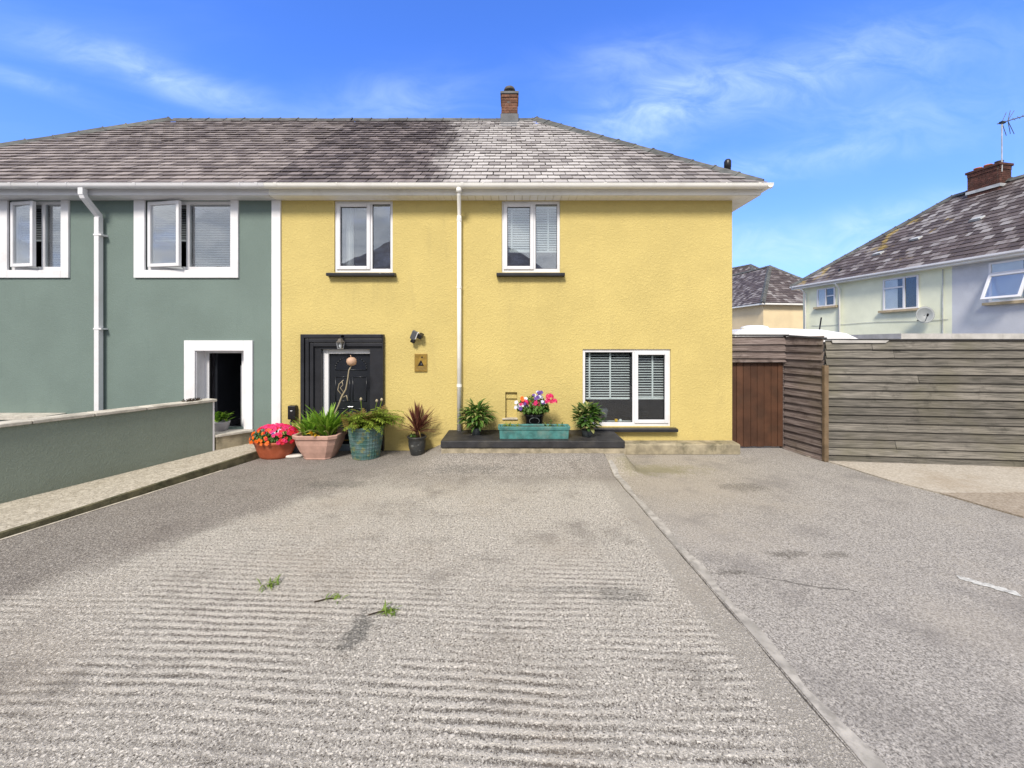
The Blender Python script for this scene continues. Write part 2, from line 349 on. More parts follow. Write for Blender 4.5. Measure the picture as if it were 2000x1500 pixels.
    warm = g.m('MULTIPLY', g.ss(g.m('ADD', py, g.m('MULTIPLY', lv, 2.)), 5.0, 7.2), g.ss(px, 4.6, 2.4))
    c = g.mix(g.m('MULTIPLY', warm, .32), c, (.33, .27, .17))
    c = g.mix(g.m('MULTIPLY', g.ss(lv, .46, .68), .40), c, (.37, .335, .29))
    c = g.mix(g.m('MULTIPLY', g.ss(g.noise(g.vm('ADD', p, (5., 2., 0.)), 1.3, 6, .66), .48, .68), .42), c, (.155, .145, .14))
    sp = spots(g, p, [(3.35, 5.73, .40, .16, .6), (2.65, 3.90, .13, .07, .75), (2.85, 3.92, .15, .07, .7), (3.12, 3.88, .10, .05, .5), (3.25, 3.9, .10, .06, .6),
                      (2.0, 3.60, .16, .05, .65), (2.25, 6.5, .7, .14, .28)])
    sp = g.m('MULTIPLY', sp, g.ss(fine, .30, .66, 1., .5))
    c = g.mix(sp, c, (.080, .072, .06))
    gm = g.m('MULTIPLY', spots(g, p, [(2.3, 6.55, .9, .3, .45)]), g.ss(lv, .3, .6)); c = g.mix(gm, c, (.19, .175, .06))
    # hairline crack
    cy = g.m('ADD', g.m('MULTIPLY', g.m('SUBTRACT', px, 2.15), -.32), 3.55)
    cy = g.m('ADD', cy, g.m('MULTIPLY', g.m('SUBTRACT', g.noise(p, 4., 4), .5), .12))
    cr = g.m('MULTIPLY', g.ss(g.m('ABSOLUTE', g.m('SUBTRACT', py, cy)), .003, .010, 1., 0.), g.m('MULTIPLY', g.ss(px, 2.1, 2.3), g.ss(px, 2.8, 3.1, 1., 0.)))
    c = g.mix(g.m('MULTIPLY', cr, .75), c, (.06, .055, .05))
    g.put(b.inputs['Base Color'], c); b.inputs['Roughness'].default_value = .92; b.inputs['Specular IOR Level'].default_value = .25
    g.put(b.inputs['Normal'], g.bump(g.m('ADD', fine, g.m('MULTIPLY', fine2, .5)), .8, .009))
    # pale concrete
    m, g, b = newmat('pale_concrete'); p = g.pos(); px, py, pz = g.sep(p)
    fine = g.noise(p, 35., 5, .65)
    c = g.mix(g.ss(fine, .3, .7), (.33, .29, .235), (.53, .485, .42))
    c = g.mix(g.m('MULTIPLY', g.ss(g.noise(p, 1.1, 5, .65), .45, .7), .5), c, (.30, .235, .165))
    patch = g.ss(g.m('SUBTRACT', py, g.m('ADD', 5.45, g.m('MULTIPLY', g.noise(p, 3, 3), .08))), -.02, .02, 1., 0.)
    c = g.mix(g.m('MULTIPLY', patch, .7), c, g.mix(g.ss(fine, .3, .7), (.17, .13, .09), (.33, .27, .21)))
    g.put(b.inputs['Base Color'], c); b.inputs['Roughness'].default_value = .9; g.put(b.inputs['Normal'], g.bump(fine, .7, .008))
    # path concrete
    m, g, b = newmat('path_concrete'); p = g.pos()
    fine = g.noise(p, 22., 5, .65, 1.2); f2 = g.noise(p, 90., 3)
    c = g.mix(g.ss(g.m('ADD', fine, g.m('MULTIPLY', g.m('SUBTRACT', f2, .5), .4)), .3, .7), (.26, .23, .18), (.56, .515, .43))
    c = g.mix(g.m('MULTIPLY', g.ss(g.noise(p, 2., 5, .65), .5, .75), .45), c, (.28, .235, .165))
    g.put(b.inputs['Base Color'], c); b.inputs['Roughness'].default_value = .92; g.put(b.inputs['Normal'], g.bump(fine, .8, .012))
    # woven planter glaze
    m, g, b = newmat('basket_glaze'); p = g.pos()
    n = g.noise(p, 7, 4); c = g.mix(g.ss(n, .35, .65), (.045, .12, .105), (.10, .165, .165))
    c = g.mix(g.m('MULTIPLY', g.ss(g.noise(p, 13, 3), .52, .66), .7), c, (.20, .20, .07))
    g.put(b.inputs['Base Color'], c); b.inputs['Roughness'].default_value = .45
ground_mats()

# ------------------------------------------------------------------ mesh helpers
class MB:
    def __init__(s): s.v = []; s.f = []
    def add(s, vs, fs):
        o = len(s.v); s.v += [tuple(v) for v in vs]; s.f += [tuple(i + o for i in f) for f in fs]; return s
    def box(s, x0, x1, y0, y1, z0, z1):
        return s.add([(x0, y0, z0), (x1, y0, z0), (x1, y1, z0), (x0, y1, z0), (x0, y0, z1), (x1, y0, z1), (x1, y1, z1), (x0, y1, z1)],
                     [(0, 3, 2, 1), (4, 5, 6, 7), (0, 1, 5, 4), (1, 2, 6, 5), (2, 3, 7, 6), (3, 0, 4, 7)])
    def hexa(s, a, b):      # two quads (bottom, top), each 4 points
        return s.add(list(a) + list(b), [(0, 3, 2, 1), (4, 5, 6, 7), (0, 1, 5, 4), (1, 2, 6, 5), (2, 3, 7, 6), (3, 0, 4, 7)])
    def prism(s, poly, vec):
        n = len(poly); vec = Vector(vec)
        return s.add([tuple(p) for p in poly] + [tuple(Vector(p) + vec) for p in poly],
                     [tuple(range(n))[::-1], tuple(range(n, 2 * n))] + [(i, (i + 1) % n, n + (i + 1) % n, n + i) for i in range(n)])
    def tube(s, pts, r, n=10, caps=True, sq=False):
        pts = [Vector(p) for p in pts]; rs = r if isinstance(r, (list, tuple)) else [r] * len(pts)
        o = len(s.v); up = None
        for i, p in enumerate(pts):
            t = (pts[min(i + 1, len(pts) - 1)] - pts[max(i - 1, 0)]).normalized()
            if up is None: up = Vector((0, 0, 1)) if abs(t.z) < .9 else Vector((0, 1, 0))
            a = t.cross(up).normalized(); b_ = a.cross(t).normalized(); up = b_
            for k in range(n):
                q = 2 * math.pi * (k + (.5 if sq else 0)) / n
                s.v.append(tuple(p + (a * math.cos(q) + b_ * math.sin(q)) * rs[i]))
        for i in range(len(pts) - 1):
            for k in range(n):
                s.f.append((o + i * n + k, o + i * n + (k + 1) % n, o + (i + 1) * n + (k + 1) % n, o + (i + 1) * n + k))
        if caps:
            s.f.append(tuple(o + k for k in range(n))[::-1]); e = o + (len(pts) - 1) * n; s.f.append(tuple(e + k for k in range(n)))
        return s
    def lathe(s, prof, c, n=24, sx=1., sy=1., jit=None):
        o = len(s.v)
        for (r, z) in prof:
            for k in range(n):
                q = 2 * math.pi * k / n; rr = r * (jit(q, z) if jit else 1)
                s.v.append((c[0] + rr * math.cos(q) * sx, c[1] + rr * math.sin(q) * sy, c[2] + z))
        for i in range(len(prof) - 1):
            for k in range(n):
                s.f.append((o + i * n + k, o + i * n + (k + 1) % n, o + (i + 1) * n + (k + 1) % n, o + (i + 1) * n + k))
        s.f.append(tuple(o + k for k in range(n))[::-1]); e = o + (len(prof) - 1) * n; s.f.append(tuple(e + k for k in range(n)))
        return s
    def mesh(s, name, mat, smooth=False):
        me = bpy.data.meshes.new(name); me.from_pydata(s.v, [], s.f); me.update()
        if mat: me.materials.append(MATS[mat])
        if smooth:
            for p in me.polygons: p.use_smooth = True
        return me
    def build(s, name, mat, parent=None, smooth=False, bevel=0., kind=None, auto=False):
        o = bpy.data.objects.new(name, s.mesh(name, mat, smooth)); COL.objects.link(o)
        if parent: setp(o, parent)
        if bevel:
            md = o.modifiers.new('bevel', 'BEVEL'); md.width = bevel; md.segments = 2; md.limit_method = 'ANGLE'; md.angle_limit = R(40)
        if kind: o['kind'] = kind
        return o

BASE = {}
def setp(o, parent):
    o.parent = parent
    L = BASE.get(parent.name)
    if L is not None: o.matrix_parent_inverse = Matrix.Translation(-Vector(L))
def thing(name, label, cat, loc, group=None):
    o = bpy.data.objects.new(name, None); COL.objects.link(o); o.location = loc; o.empty_display_size = .2
    BASE[o.name] = loc
    o['label'] = label; o['category'] = cat
    if group: o['group'] = group
    return o
def tag(o, label, cat, group=None):
    o['label'] = label; o['category'] = cat
    if group: o['group'] = group
    return o
def inst(name, me, mw, parent):
    o = bpy.data.objects.new(name, me); COL.objects.link(o); o.matrix_basis = mw
    if parent: setp(o, parent)
    return o
def structure(o): o['kind'] = 'structure'; return o
def bars(x0, x1, z0, z1, w, y0, y1):
    """rectangular ring of four butted bars"""
    m = MB(); wl, wr, wb, wt_ = (w if isinstance(w, tuple) else (w,) * 4)
    m.box(x0, x0 + wl, y0, y1, z0, z1); m.box(x1 - wr, x1, y0, y1, z0, z1)
    m.box(x0 + wl, x1 - wr, y0, y1, z0, z0 + wb); m.box(x0 + wl, x1 - wr, y0, y1, z1 - wt_, z1)
    return m

F = 7.70                                # plane of the facade
def fx(px): return (px - 1000) / 100.   # facade measurements, metres
def fz(py): return CAMZ + (672 - py) / 100.

# ------------------------------------------------------------------ ground
rg = random.Random(4)
structure(MB().add([(-300, -300, -.05), (300, -300, -.05), (300, 300, -.05), (-300, 300, -.05)], [(0, 1, 2, 3)]).build('ground', 'asphalt_far'))
def jx(y): return 1.785 - .0287 * y                                   # joint between slab and tarmac
def kx(y): return -6.67 + .2875 * y                                   # front edge of the raised path
def sst(a, b_, x): t_ = min(1, max(0, (x - a) / (b_ - a))); return t_ * t_ * (3 - 2 * t_)
def hz(x, y):           # the concrete was cast up against the slab footing
    return .19 * sst(-1.75, -1.15, x) * (1 - sst(1.93, 2.10, x)) * sst(6.15, 6.85, y) + .004 * mnoise.noise(Vector((x * 1.3, y * 1.3, 2.)))
def wobble(a, k): return mnoise.noise(Vector((a * 3.1, k, .3))) * .012 + mnoise.noise(Vector((a * 11., k, .7))) * .006
ys = [-4 + .1 * i for i in range(118)]; ys = [y for y in ys if y < 7.69] + [7.69]
n = len(ys); m = MB(); NX = 60; vs = []; fs = []
for y in ys:
    xl, xr = kx(y) + .015, jx(y) - .007 + wobble(y, 1) * 1.2
    for i in range(NX + 1):
        x = xl + (xr - xl) * i / NX; vs.append((x, y, hz(x, y)))
for j in range(n - 1):
    for i in range(NX): fs.append((j * (NX + 1) + i, j * (NX + 1) + i + 1, (j + 1) * (NX + 1) + i + 1, (j + 1) * (NX + 1) + i))
m.add(vs, fs); Rr = [vs[j * (NX + 1) + NX] for j in range(n)]
m.add([(x, y, z - .05) for x, y, z in Rr] + Rr, [(i, n + i, n + i + 1, i + 1)[::-1] for i in range(n - 1)])
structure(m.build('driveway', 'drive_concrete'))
# right-hand tarmac, up to the curved edge of the pale concrete
def ex(y):
    pts = [(-4., 8.0), (2., 6.9), (4.70, 6.12), (5.47, 5.95), (5.98, 5.74), (6.79, 5.62), (7.3, 5.45), (9.5, 5.42)]
    for (a, xa), (b_, xb) in zip(pts, pts[1:]):
        if a <= y <= b_: return xa + (xb - xa) * (y - a) / (b_ - a)
    return pts[-1][1]
ys2 = [-4 + .1 * i for i in range(136)]; n = len(ys2)
m = MB(); L = [(jx(y) + .006 + wobble(y, 5), y, -.004) for y in ys2]; Rr = [(ex(y) + wobble(y, 9), y, -.004) for y in ys2]
vs = []; NX = 48
for y in ys2:
    xl, xr = jx(y) + .006 + wobble(y, 5), ex(y) + wobble(y, 9)
    for i in range(NX + 1):
        q = i / NX; x = xl + (xr - xl) * q * q; vs.append((x, y, hz(x, y) - .004))
m.add(vs, [(j * (NX + 1) + i, j * (NX + 1) + i + 1, (j + 1) * (NX + 1) + i + 1, (j + 1) * (NX + 1) + i) for j in range(n - 1) for i in range(NX)])
L = [vs[j * (NX + 1)] for j in range(n)]
m.add(L + [(x, y, z - .05) for x, y, z in L], [(i, n + i, n + i + 1, i + 1)[::-1] for i in range(n - 1)])
structure(m.build('tarmac_drive', 'worn_tarmac'))
# pale mortar strip along the joint
m = MB(); A = []; B = []
for y in ys:
    if y > 6.7: break
    A.append((jx(y) + .016 + wobble(y, 5), y, hz(jx(y), y) + .001)); B.append((jx(y) + .095 + mnoise.noise(Vector((y * 2.3, 7, 0))) * .05 + mnoise.noise(Vector((y * 9, 3, 0))) * .02, y, hz(jx(y), y) + .001))
n = len(A); m.add(A + B, [(i, n + i, n + i + 1, i + 1) for i in range(n - 1)])
structure(m.build('mortar_strip', 'joint_fill'))
# pale concrete yard on the right
m = MB(); L = [(ex(y) + .02 + wobble(y, 9), y, .012) for y in ys2]; Rr = [(16.0, y, .012) for y in ys2]; n = len(ys2)
m.add(L + Rr, [(i, n + i, n + i + 1, i + 1) for i in range(n - 1)])
m.add([(x, y, -.05) for x, y, z in L] + L, [(i, n + i, n + i + 1, i + 1) for i in range(n - 1)])
structure(m.build('concrete_yard', 'pale_concrete'))
# raised path with mossy edge
def pz(y): return .065 + max(0., (y - 4.5)) * .027
def wx(y): return -6.42 + (y - 4.94) * .443                            # foot of the low wall
yp = [-3 + .25 * i for i in range(43)]; yp = [y for y in yp if y < 7.6] + [7.66]
m = MB(); A = [(wx(y) - .4, y, pz(y)) for y in yp]; B = [(kx(y) - .045 + wobble(y, 2), y, pz(y)) for y in yp]; n = len(yp)
B[-1] = (-4.60, 7.66, pz(7.66)); m.add(A + B, [(i, n + i, n + i + 1, i + 1) for i in range(n - 1)])
structure(m.build('garden_path', 'path_concrete'))
m = MB(); A = [(kx(y) - .045 + wobble(y, 2), y, pz(y)) for y in yp]; B = [(kx(y) - .012, y, pz(y) - .008) for y in yp]; C = [(kx(y) + wobble(y, 6), y, -.03) for y in yp]
m.add(A + B + C, [(i, n + i, n + i + 1, i + 1) for i in range(n - 1)] + [(n + i, 2 * n + i, 2 * n + i + 1, n + i + 1) for i in range(n - 1)])
structure(m.build('path_kerb', 'kerb_moss'))
m = MB(); A = [(kx(y) + .012, y, .004) for y in yp if y < 6.6]; B = [(kx(y) + .055 + mnoise.noise(Vector((y * 2, 1, 5))) * .025, y, .004) for y in yp if y < 6.6]; n = len(A)
m.add(A + B, [(i, n + i, n + i + 1, i + 1) for i in range(n - 1)])
structure(m.build('kerb_mortar', 'mortar_pale'))
# flaked white paint dash on the tarmac
m = MB(); c0, c1 = Vector((4.02, 3.49, .002)), Vector((4.18, 3.31, .002))
for k in range(14):
    a = c0.lerp(c1, k / 14); b_ = c0.lerp(c1, (k + 1) / 14); a = Vector((3.98, 3.52, .001)).lerp(Vector((4.22, 3.28, .001)), k / 14); b_ = Vector((3.98, 3.52, .001)).lerp(Vector((4.22, 3.28, .001)), (k + 1) / 14)
    w1, w2 = .042 + rg.uniform(-.012, .010), .042 + rg.uniform(-.012, .010); nv = Vector((.49, .87, 0))
    m.add([a - nv * w1, b_ - nv * w1, b_ + nv * w2, a + nv * w2], [(0, 1, 2, 3)])
structure(m.build('painted_mark', 'paint_mark'))

# ------------------------------------------------------------------ roofs
def clip(poly, a, b, c):
    """keep a*x+b*y<=c"""
    out = []
    for i in range(len(poly)):
        p, q = poly[i], poly[(i + 1) % len(poly)]; dp, dq = a * p[0] + b * p[1] - c, a * q[0] + b * q[1] - c
        if dp <= 0: out.append(p)
        if dp * dq < 0:
            t = dp / (dp - dq); out.append((p[0] + (q[0] - p[0]) * t, p[1] + (q[1] - p[1]) * t))
    return out
def slates(roof, mat, org, ux, us, width, slope, edges, gauge, sw, limit, visible, seed):
    """slates laid on a plane: origin at an eave corner, ux along the eave, us up the slope; edges = half planes (a,b,c)"""
    rr = random.Random(seed); ux, us = Vector(ux).normalized(), Vector(us).normalized(); nn = ux.cross(us).normalized(); org = Vector(org)
    th = .015; lap = 1.22
    protos = []
    for k in range(4):
        j = [rr.uniform(-.006, .006) for _ in range(4)]
        mb = MB(); w = sw - .012; h = gauge * lap; lift = .030
        a = [(0, j[0], lift), (w, j[1], lift), (w, h, .0), (0, h, .0)]
        mb.hexa(a, [(x, y, z + th) for x, y, z in a]); protos.append(mb.mesh('slate', mat))
    rest = MB(); cnt = 0
    for r in range(int(slope / gauge) + 1):
        off = (r % 2) * sw / 2 - sw
        for c in range(int(width / sw) + 3):
            x = off + c * sw + rr.uniform(-.006, .006); y = r * gauge + rr.uniform(-.006, .006)
            poly = [(x, y), (x + sw - .012, y), (x + sw - .012, y + gauge * lap), (x, y + gauge * lap)]
            full = poly; cut = poly
            for e in edges: cut = clip(cut, *e) if cut else cut
            if len(cut) < 3: continue
            cx = sum(p[0] for p in cut) / len(cut); cy = sum(p[1] for p in cut) / len(cut); wp = org + ux * cx + us * cy
            whole = len(cut) == 4 and all(abs(p[0] - q[0]) + abs(p[1] - q[1]) < 1e-6 for p, q in zip(cut, full))
            lift = .030 + rr.uniform(-.004, .009); tw = rr.uniform(-.012, .012)
            if whole and cnt < limit and visible(wp):
                rot = Matrix((ux, us, nn)).transposed().to_4x4()
                mw = Matrix.Translation(org + ux * x + us * y + nn * (.004 + rr.uniform(0, .004))) @ rot @ Matrix.Rotation(tw, 4, 'Z') @ Matrix.Rotation(rr.uniform(-.008, .008), 4, 'Y')
                inst('slate', rr.choice(protos), mw, roof); cnt += 1
            else:
                def P(p, up): return org + ux * p[0] + us * p[1] + nn * (.004 + lift * (1 - min(1, max(0, (p[1] - y) / (gauge * lap)))) + up)
                rest.prism([P(p, 0) for p in cut], nn * th)
    if rest.v:
        o = rest.build('slates', mat, roof, kind='stuff')
def ridge_run(roof, a, b, n, mat='ridge_tile', w=.165, drop=.115, seed=1):
    a, b = Vector(a), Vector(b); d = (b - a); L = d.length / n; d.normalize(); rr = random.Random(seed)
    side = d.cross(Vector((0, 0, 1))).normalized(); up = side.cross(d).normalized()
    mb = MB(); prof = [(-w, -drop), (-w * .5, -drop * .38), (-w * .16, .012), (w * .16, .012), (w * .5, -drop * .38), (w, -drop), (w, -drop - .025), (0, -.03), (-w, -drop - .025)]
    mb.prism([(0, x, z) for x, z in prof], (L * .985, 0, 0)); mb.prism([(L * .93, x * 1.1, z * 1.1 + .014) for x, z in prof], (L * .06, 0, 0)); me = mb.mesh('ridge_tile', mat)
    rot = Matrix((d, side, up)).transposed().to_4x4()
    for i in range(n):
        inst('ridge_tile', me, Matrix.Translation(a + d * (L * i) + up * (.095 + rr.uniform(-.006, .008))) @ rot @ Matrix.Rotation(rr.uniform(-.012, .012), 4, 'Y') @ Matrix.Rotation(rr.uniform(-.02, .02), 4, 'X'), roof)

YE, ZE, YR, ZR = 7.40, 5.06, 11.45, 8.53
XC = -4.59; XE = 4.73; XRg = .62; XEL = 2 * XC - XE; XRL = 2 * XC - XRg
SL = math.hypot(YR - YE, ZR - ZE); US = (0, (YR - YE) / SL, (ZR - ZE) / SL)

# ------------------------------------------------------------------ wall with openings
def facade(x0, x1, z0, z1, ops, y, reveal):
    xs = sorted({x0, x1, *[v for o in ops for v in o[:2]]}); zs = sorted({z0, z1, *[v for o in ops for v in o[2:4]]}); m = MB()
    for xa, xb in zip(xs, xs[1:]):
        for za, zb in zip(zs, zs[1:]):
            cx, cz = (xa + xb) / 2, (za + zb) / 2
            if any(o[0] < cx < o[1] and o[2] < cz < o[3] for o in ops): continue
            m.add([(xa, y, za), (xb, y, za), (xb, y, zb), (xa, y, zb)], [(0, 1, 2, 3)])
    for o in ops:
        a, b_, c, d = o[:4]; r = o[4] if len(o) > 4 else reveal
        m.add([(a, y, c), (b_, y, c), (b_, y, d), (a, y, d), (a, y + r, c), (b_, y + r, c), (b_, y + r, d), (a, y + r, d)],
              [(0, 4, 5, 1), (1, 5, 6, 2), (2, 6, 7, 3), (3, 7, 4, 0)])
    return m
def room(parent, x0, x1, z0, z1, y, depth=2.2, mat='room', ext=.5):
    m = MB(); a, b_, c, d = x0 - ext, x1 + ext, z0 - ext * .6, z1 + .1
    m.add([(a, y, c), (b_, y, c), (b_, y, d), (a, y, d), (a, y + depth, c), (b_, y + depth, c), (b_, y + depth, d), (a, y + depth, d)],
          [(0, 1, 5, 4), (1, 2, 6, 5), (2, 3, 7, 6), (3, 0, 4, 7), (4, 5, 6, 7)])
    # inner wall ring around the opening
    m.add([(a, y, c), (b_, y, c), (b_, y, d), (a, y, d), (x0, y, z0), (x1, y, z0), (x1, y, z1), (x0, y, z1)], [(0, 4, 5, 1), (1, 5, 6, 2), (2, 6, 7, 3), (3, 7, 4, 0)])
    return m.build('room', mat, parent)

def blind(parent, x0, x1, z0, z1, y, pitch=.042, depth=.045, tilt=25, mat='blind', cords=(), bottom=True):
    mb = MB(); t = R(tilt); hw = depth / 2
    dy, dzz = math.cos(t) * hw, math.sin(t) * hw
    a = [(0, -dy, -dzz), (x1 - x0, -dy, -dzz), (x1 - x0, dy, dzz), (0, dy, dzz)]
    mb.hexa(a, [(p[0], p[1], p[2] + .003) for p in a]); me = mb.mesh('slat', mat)
    z = z1 - .03
    while z > z0 + .03:
        inst('slat', me, Matrix.Translation((x0, y, z)), parent); z -= pitch
    MB().box(x0, x1, y - .025, y + .025, z1 - .02, z1 + .02).build('head_rail', mat, parent)
    if bottom: MB().box(x0, x1, y - .022, y + .022, z0 - .02, z0 + .02).build('bottom_rail', mat, parent, bevel=.006)
    for c in cords: MB().box(c - .016, c + .016, y - .028, y - .026, z0, z1).build('tape', mat, parent)

def window(house, x0, x1, z0, z1, y, xm, sash, rows=None, fm='white_pvc', gl='glass', ow=(.055, .055, .075, .06), sill=None, sashw=.068):
    """casement window: frame ring, mullion, one sash ring, panes"""
    w = MB().box(x0 + .004, x1 - .004, y + .056, y + .07, z0 + .004, z0 + .02).build('window', fm, house)
    fr = bars(x0, x1, z0, z1, ow, y, y + .07); fr.box(xm - .028, xm + .028, y + .002, y + .068, z0 + ow[2], z1 - ow[3]); fr.build('frame', fm, w, bevel=.006)
    for i, (a, b_) in enumerate(((x0 + ow[0], xm - .028), (xm + .028, x1 - ow[1]))):
        c, d = z0 + ow[2], z1 - ow[3]
        if (sash == 'L') == (i == 0):
            s_ = bars(a - .016, b_ + .016, c - .016, d + .016, sashw, y - .022, y + .05); s_.build('sash', fm, w, bevel=.008)
            gk = sashw - .016; a, b_, c, d = a + gk, b_ - gk, c + gk, d - gk
        bars(a, b_, c, d, .008, y + .012, y + .03).build('gasket', 'black_plastic', w)
        MB().box(a - .004, b_ + .004, y + .024, y + .030, c - .004, d + .004).build('pane', gl, w)
    if sill:
        sx0, sx1, sm, sz = sill
        MB().prism([(sx0, y - .15, sz - .075), (sx0, y + .05, sz - .085), (sx0, y + .05, sz), (sx0, y - .15, sz - .018)], (sx1 - sx0, 0, 0)).build('sill', sm, w, bevel=.006)
    return w

# ------------------------------------------------------------------ yellow house
ZS = 4.885
yh = thing('yellow_house', 'yellow rough-rendered semi-detached house with black door surround and pale slate roof', 'house', (0, F, 0))
U1 = (fx(653), fx(767), fz(532), ZS - .004); U2 = (fx(980), fx(1094), fz(532), ZS - .004); GW = (fx(1138), fx(1310), fz(833), fz(682))
DO = (fx(628), fx(724), .0, fz(682), .17); NI = (fx(987), fx(1010), fz(818), fz(766), .10)
wy = facade(XC, 4.30, 0, ZS + .1, [U1, U2, GW, DO, NI], F, .10)
wy.add([(4.30, F, 0), (4.30, 15.2, 0), (4.30, 15.2, ZS + .1), (4.30, F, ZS + .1)], [(0, 1, 2, 3)])
wy.add([(XC, 15.2, 0), (4.30, 15.2, 0), (4.30, 15.2, ZS + .1), (XC, 15.2, ZS + .1)], [(3, 2, 1, 0)])
wy.build('wall', 'yellow_render', yh)
pil = MB().box(fx(532), fx(549.5), F - .035, F + .03, .1, ZS - .004).build('party_strip', 'white_render', yh, bevel=.006)
# niche back and little sill
nb = MB().box(NI[0] + .002, NI[1] - .002, F + .085, F + .099, NI[2] + .002, NI[3] - .002).build('niche', 'yellow_render', yh)
MB().box(NI[0] - .06, NI[1] + .01, F - .03, F + .08, NI[2] - .012, NI[2] + .014).build('niche_sill', 'mortar_pale', nb, bevel=.004)
MB().box(NI[0] + .006, NI[1] - .006, F + .055, F + .084, NI[3] - .13, NI[3] - .004).build('niche_lintel', 'yellow_render', nb)

w1 = window(yh, *U1, F + .03, fx(723.5), 'L', sill=(fx(642), fx(774), 'black_paint', fz(533)))
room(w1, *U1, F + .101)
cb = MB(); xs_ = [fx(660) + i * .012 for i in range(19)]
for i in range(18):
    ya, yb = F + .21 + .018 * math.sin(i * 1.9), F + .21 + .018 * math.sin((i + 1) * 1.9)
    cb.add([(xs_[i], ya, U1[2]), (xs_[i + 1], yb, U1[2]), (xs_[i + 1], yb, U1[3]), (xs_[i], ya, U1[3])], [(0, 1, 2, 3)])
cb.build('curtain', 'curtain', w1, smooth=True)
w2 = window(yh, *U2, F + .03, fx(1043.5), 'L', sill=(fx(970), fx(1102), 'black_paint', fz(533)))
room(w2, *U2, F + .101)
blind(w2, fx(985), fx(1042), fz(488), fz(401), F + .17, .047, .05, 52, 'blind', (fx(999.5),))
blind(w2, fx(1046), fx(1090), fz(488), fz(399), F + .17, .047, .05, 52, 'blind', (fx(1072),))
w3 = window(yh, *GW, F + .03, fx(1239), 'R', gl='glass_dim', sill=(fx(1150), fx(1320), 'black_paint', fz(834)))
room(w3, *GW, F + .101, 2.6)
blind(w3, fx(1141), fx(1234), fz(780), fz(686), F + .16, .050, .05, 16, 'blind', (fx(1154), fx(1195)))
blind(w3, fx(1244), fx(1302), fz(780), fz(688), F + .16, .050, .05, 16, 'blind', (fx(1279),))

# door with stepped surround
dr = MB().box(fx(639), fx(722), F + .108, F + .15, .10, fz(691)).build('door', 'door_black', yh)
jb = MB(); jb.box(DO[0], DO[0] + .11, F + .055, F + .155, 0, DO[3]); jb.box(DO[1] - .022, DO[1], F + .055, F + .155, 0, DO[3]); jb.box(DO[0] + .11, DO[1] - .022, F + .055, F + .155, DO[3] - .09, DO[3]); jb.build('door_frame', 'white_pvc', dr, bevel=.006)
sm = MB(); ox0, ox1, ozt = fx(592), fx(751), fz(653)
def arch(m, a, b_, t, ia, ib, it, y0, y1):
    m.box(a, ia, y0, y1, 0.02, t); m.box(ib, b_, y0, y1, 0.02, t); m.box(ia, ib, y0, y1, it, t)
arch(sm, ox0, ox1, ozt, DO[0] + .004, DO[1] - .004, DO[3] - .004, F - .03, F + .0545)
sm.build('door_surround', 'black_paint', dr, bevel=.004)
for k, (ins, out) in enumerate(((.0, .075), (.085, .058), (.165, .042))):
    mm = MB(); wdt = .07
    mm.box(ox0 + ins, ox0 + ins + wdt, F - .03 - out, F - .03, .02, ozt - ins); mm.box(ox0 + ins + wdt, ox1 - .021, F - .03 - out, F - .03, ozt - ins - wdt, ozt - ins)
    if k == 0: mm.box(ox1 - .02, ox1, F - .085, F - .03, .02, ozt)
    mm.build('moulding', 'black_paint', dr, bevel=.006)
def ring(m, pts, y0, y1, w):
    for a, b_ in zip(pts, pts[1:]):
        a3, b3 = Vector((a[0], y0, a[1])), Vector((b_[0], y0, b_[1])); m.tube([a3, b3], w, 6)
pm = MB(); ax0, ax1, az0, az1 = fx(651), fx(712), fz(723), fz(697)
arc = [(ax0 + (ax1 - ax0) * (.5 - .5 * math.cos(math.pi * k / 14)), az0 + .05 + (az1 - az0 - .05) * math.sin(math.pi * k / 14)) for k in range(15)]
ring(pm, [(ax0, az0)] + arc + [(ax1, az0), (ax0, az0)], F + .106, 0, .011); pm.build('arched_panel', 'door_black', dr, smooth=True)
MB().prism([(x, F + .104, z) for x, z in [(ax0, az0)] + arc + [(ax1, az0)]], (0, .003, 0)).build('fanlight', 'dark_glass', dr)
for a, b_ in ((fx(651), fx(679)), (fx(685), fx(712))):
    for c, d in ((.95, fz(737)), (.2, .8)):
        pm = MB(); ring(pm, [(a, c), (b_, c), (b_, d), (a, d), (a, c)], F + .106, 0, .011); pm.build('door_panel', 'door_black', dr, smooth=True)
MB().tube([(fx(676), F + .09, .84), (fx(686), F + .09, .84)], .012, 8).build('letter_plate', 'steel', dr)
MB().box(DO[0] + .11, DO[1] - .022, F - .03, F + .15, .0, .10).build('threshold', 'blue_grey_box', dr, bevel=.005)
MB().box(DO[0] + .13, DO[1] - .05, F + .088, F + .106, .17, .19).build('weather_bar', 'brass', dr)

# eaves
def gutter(parent, x0, x1, mat, y=7.335, z=5.05, r=.058, joints=()):
    m = MB(); n = 10; prof = [(-r - .006, .008), (-r - .006, -.004)] + [(r * 1.06 * math.cos(math.pi + math.pi * k / n), r * 1.3 * math.sin(math.pi + math.pi * k / n)) for k in range(n + 1)] + [(r - .004, .008)] + \
        [((r - .006) * math.cos(2 * math.pi - math.pi * k / n), (r * 1.25 - .006) * math.sin(2 * math.pi - math.pi * k / n)) for k in range(n + 1)]
    m.prism([(x0, y + a, z + b_) for a, b_ in prof], (x1 - x0, 0, 0)); gt = m.build('gutter', mat, parent, smooth=False)
    for j in joints:
        mm = MB(); mm.prism([(j, y + a * 1.10, z + b_ * 1.10 + .003) for a, b_ in prof[:n + 4]], (.05 if joints.index(j) % 3 == 0 else .022, 0, 0)); mm.build('gutter_bracket', mat, gt)
    return gt
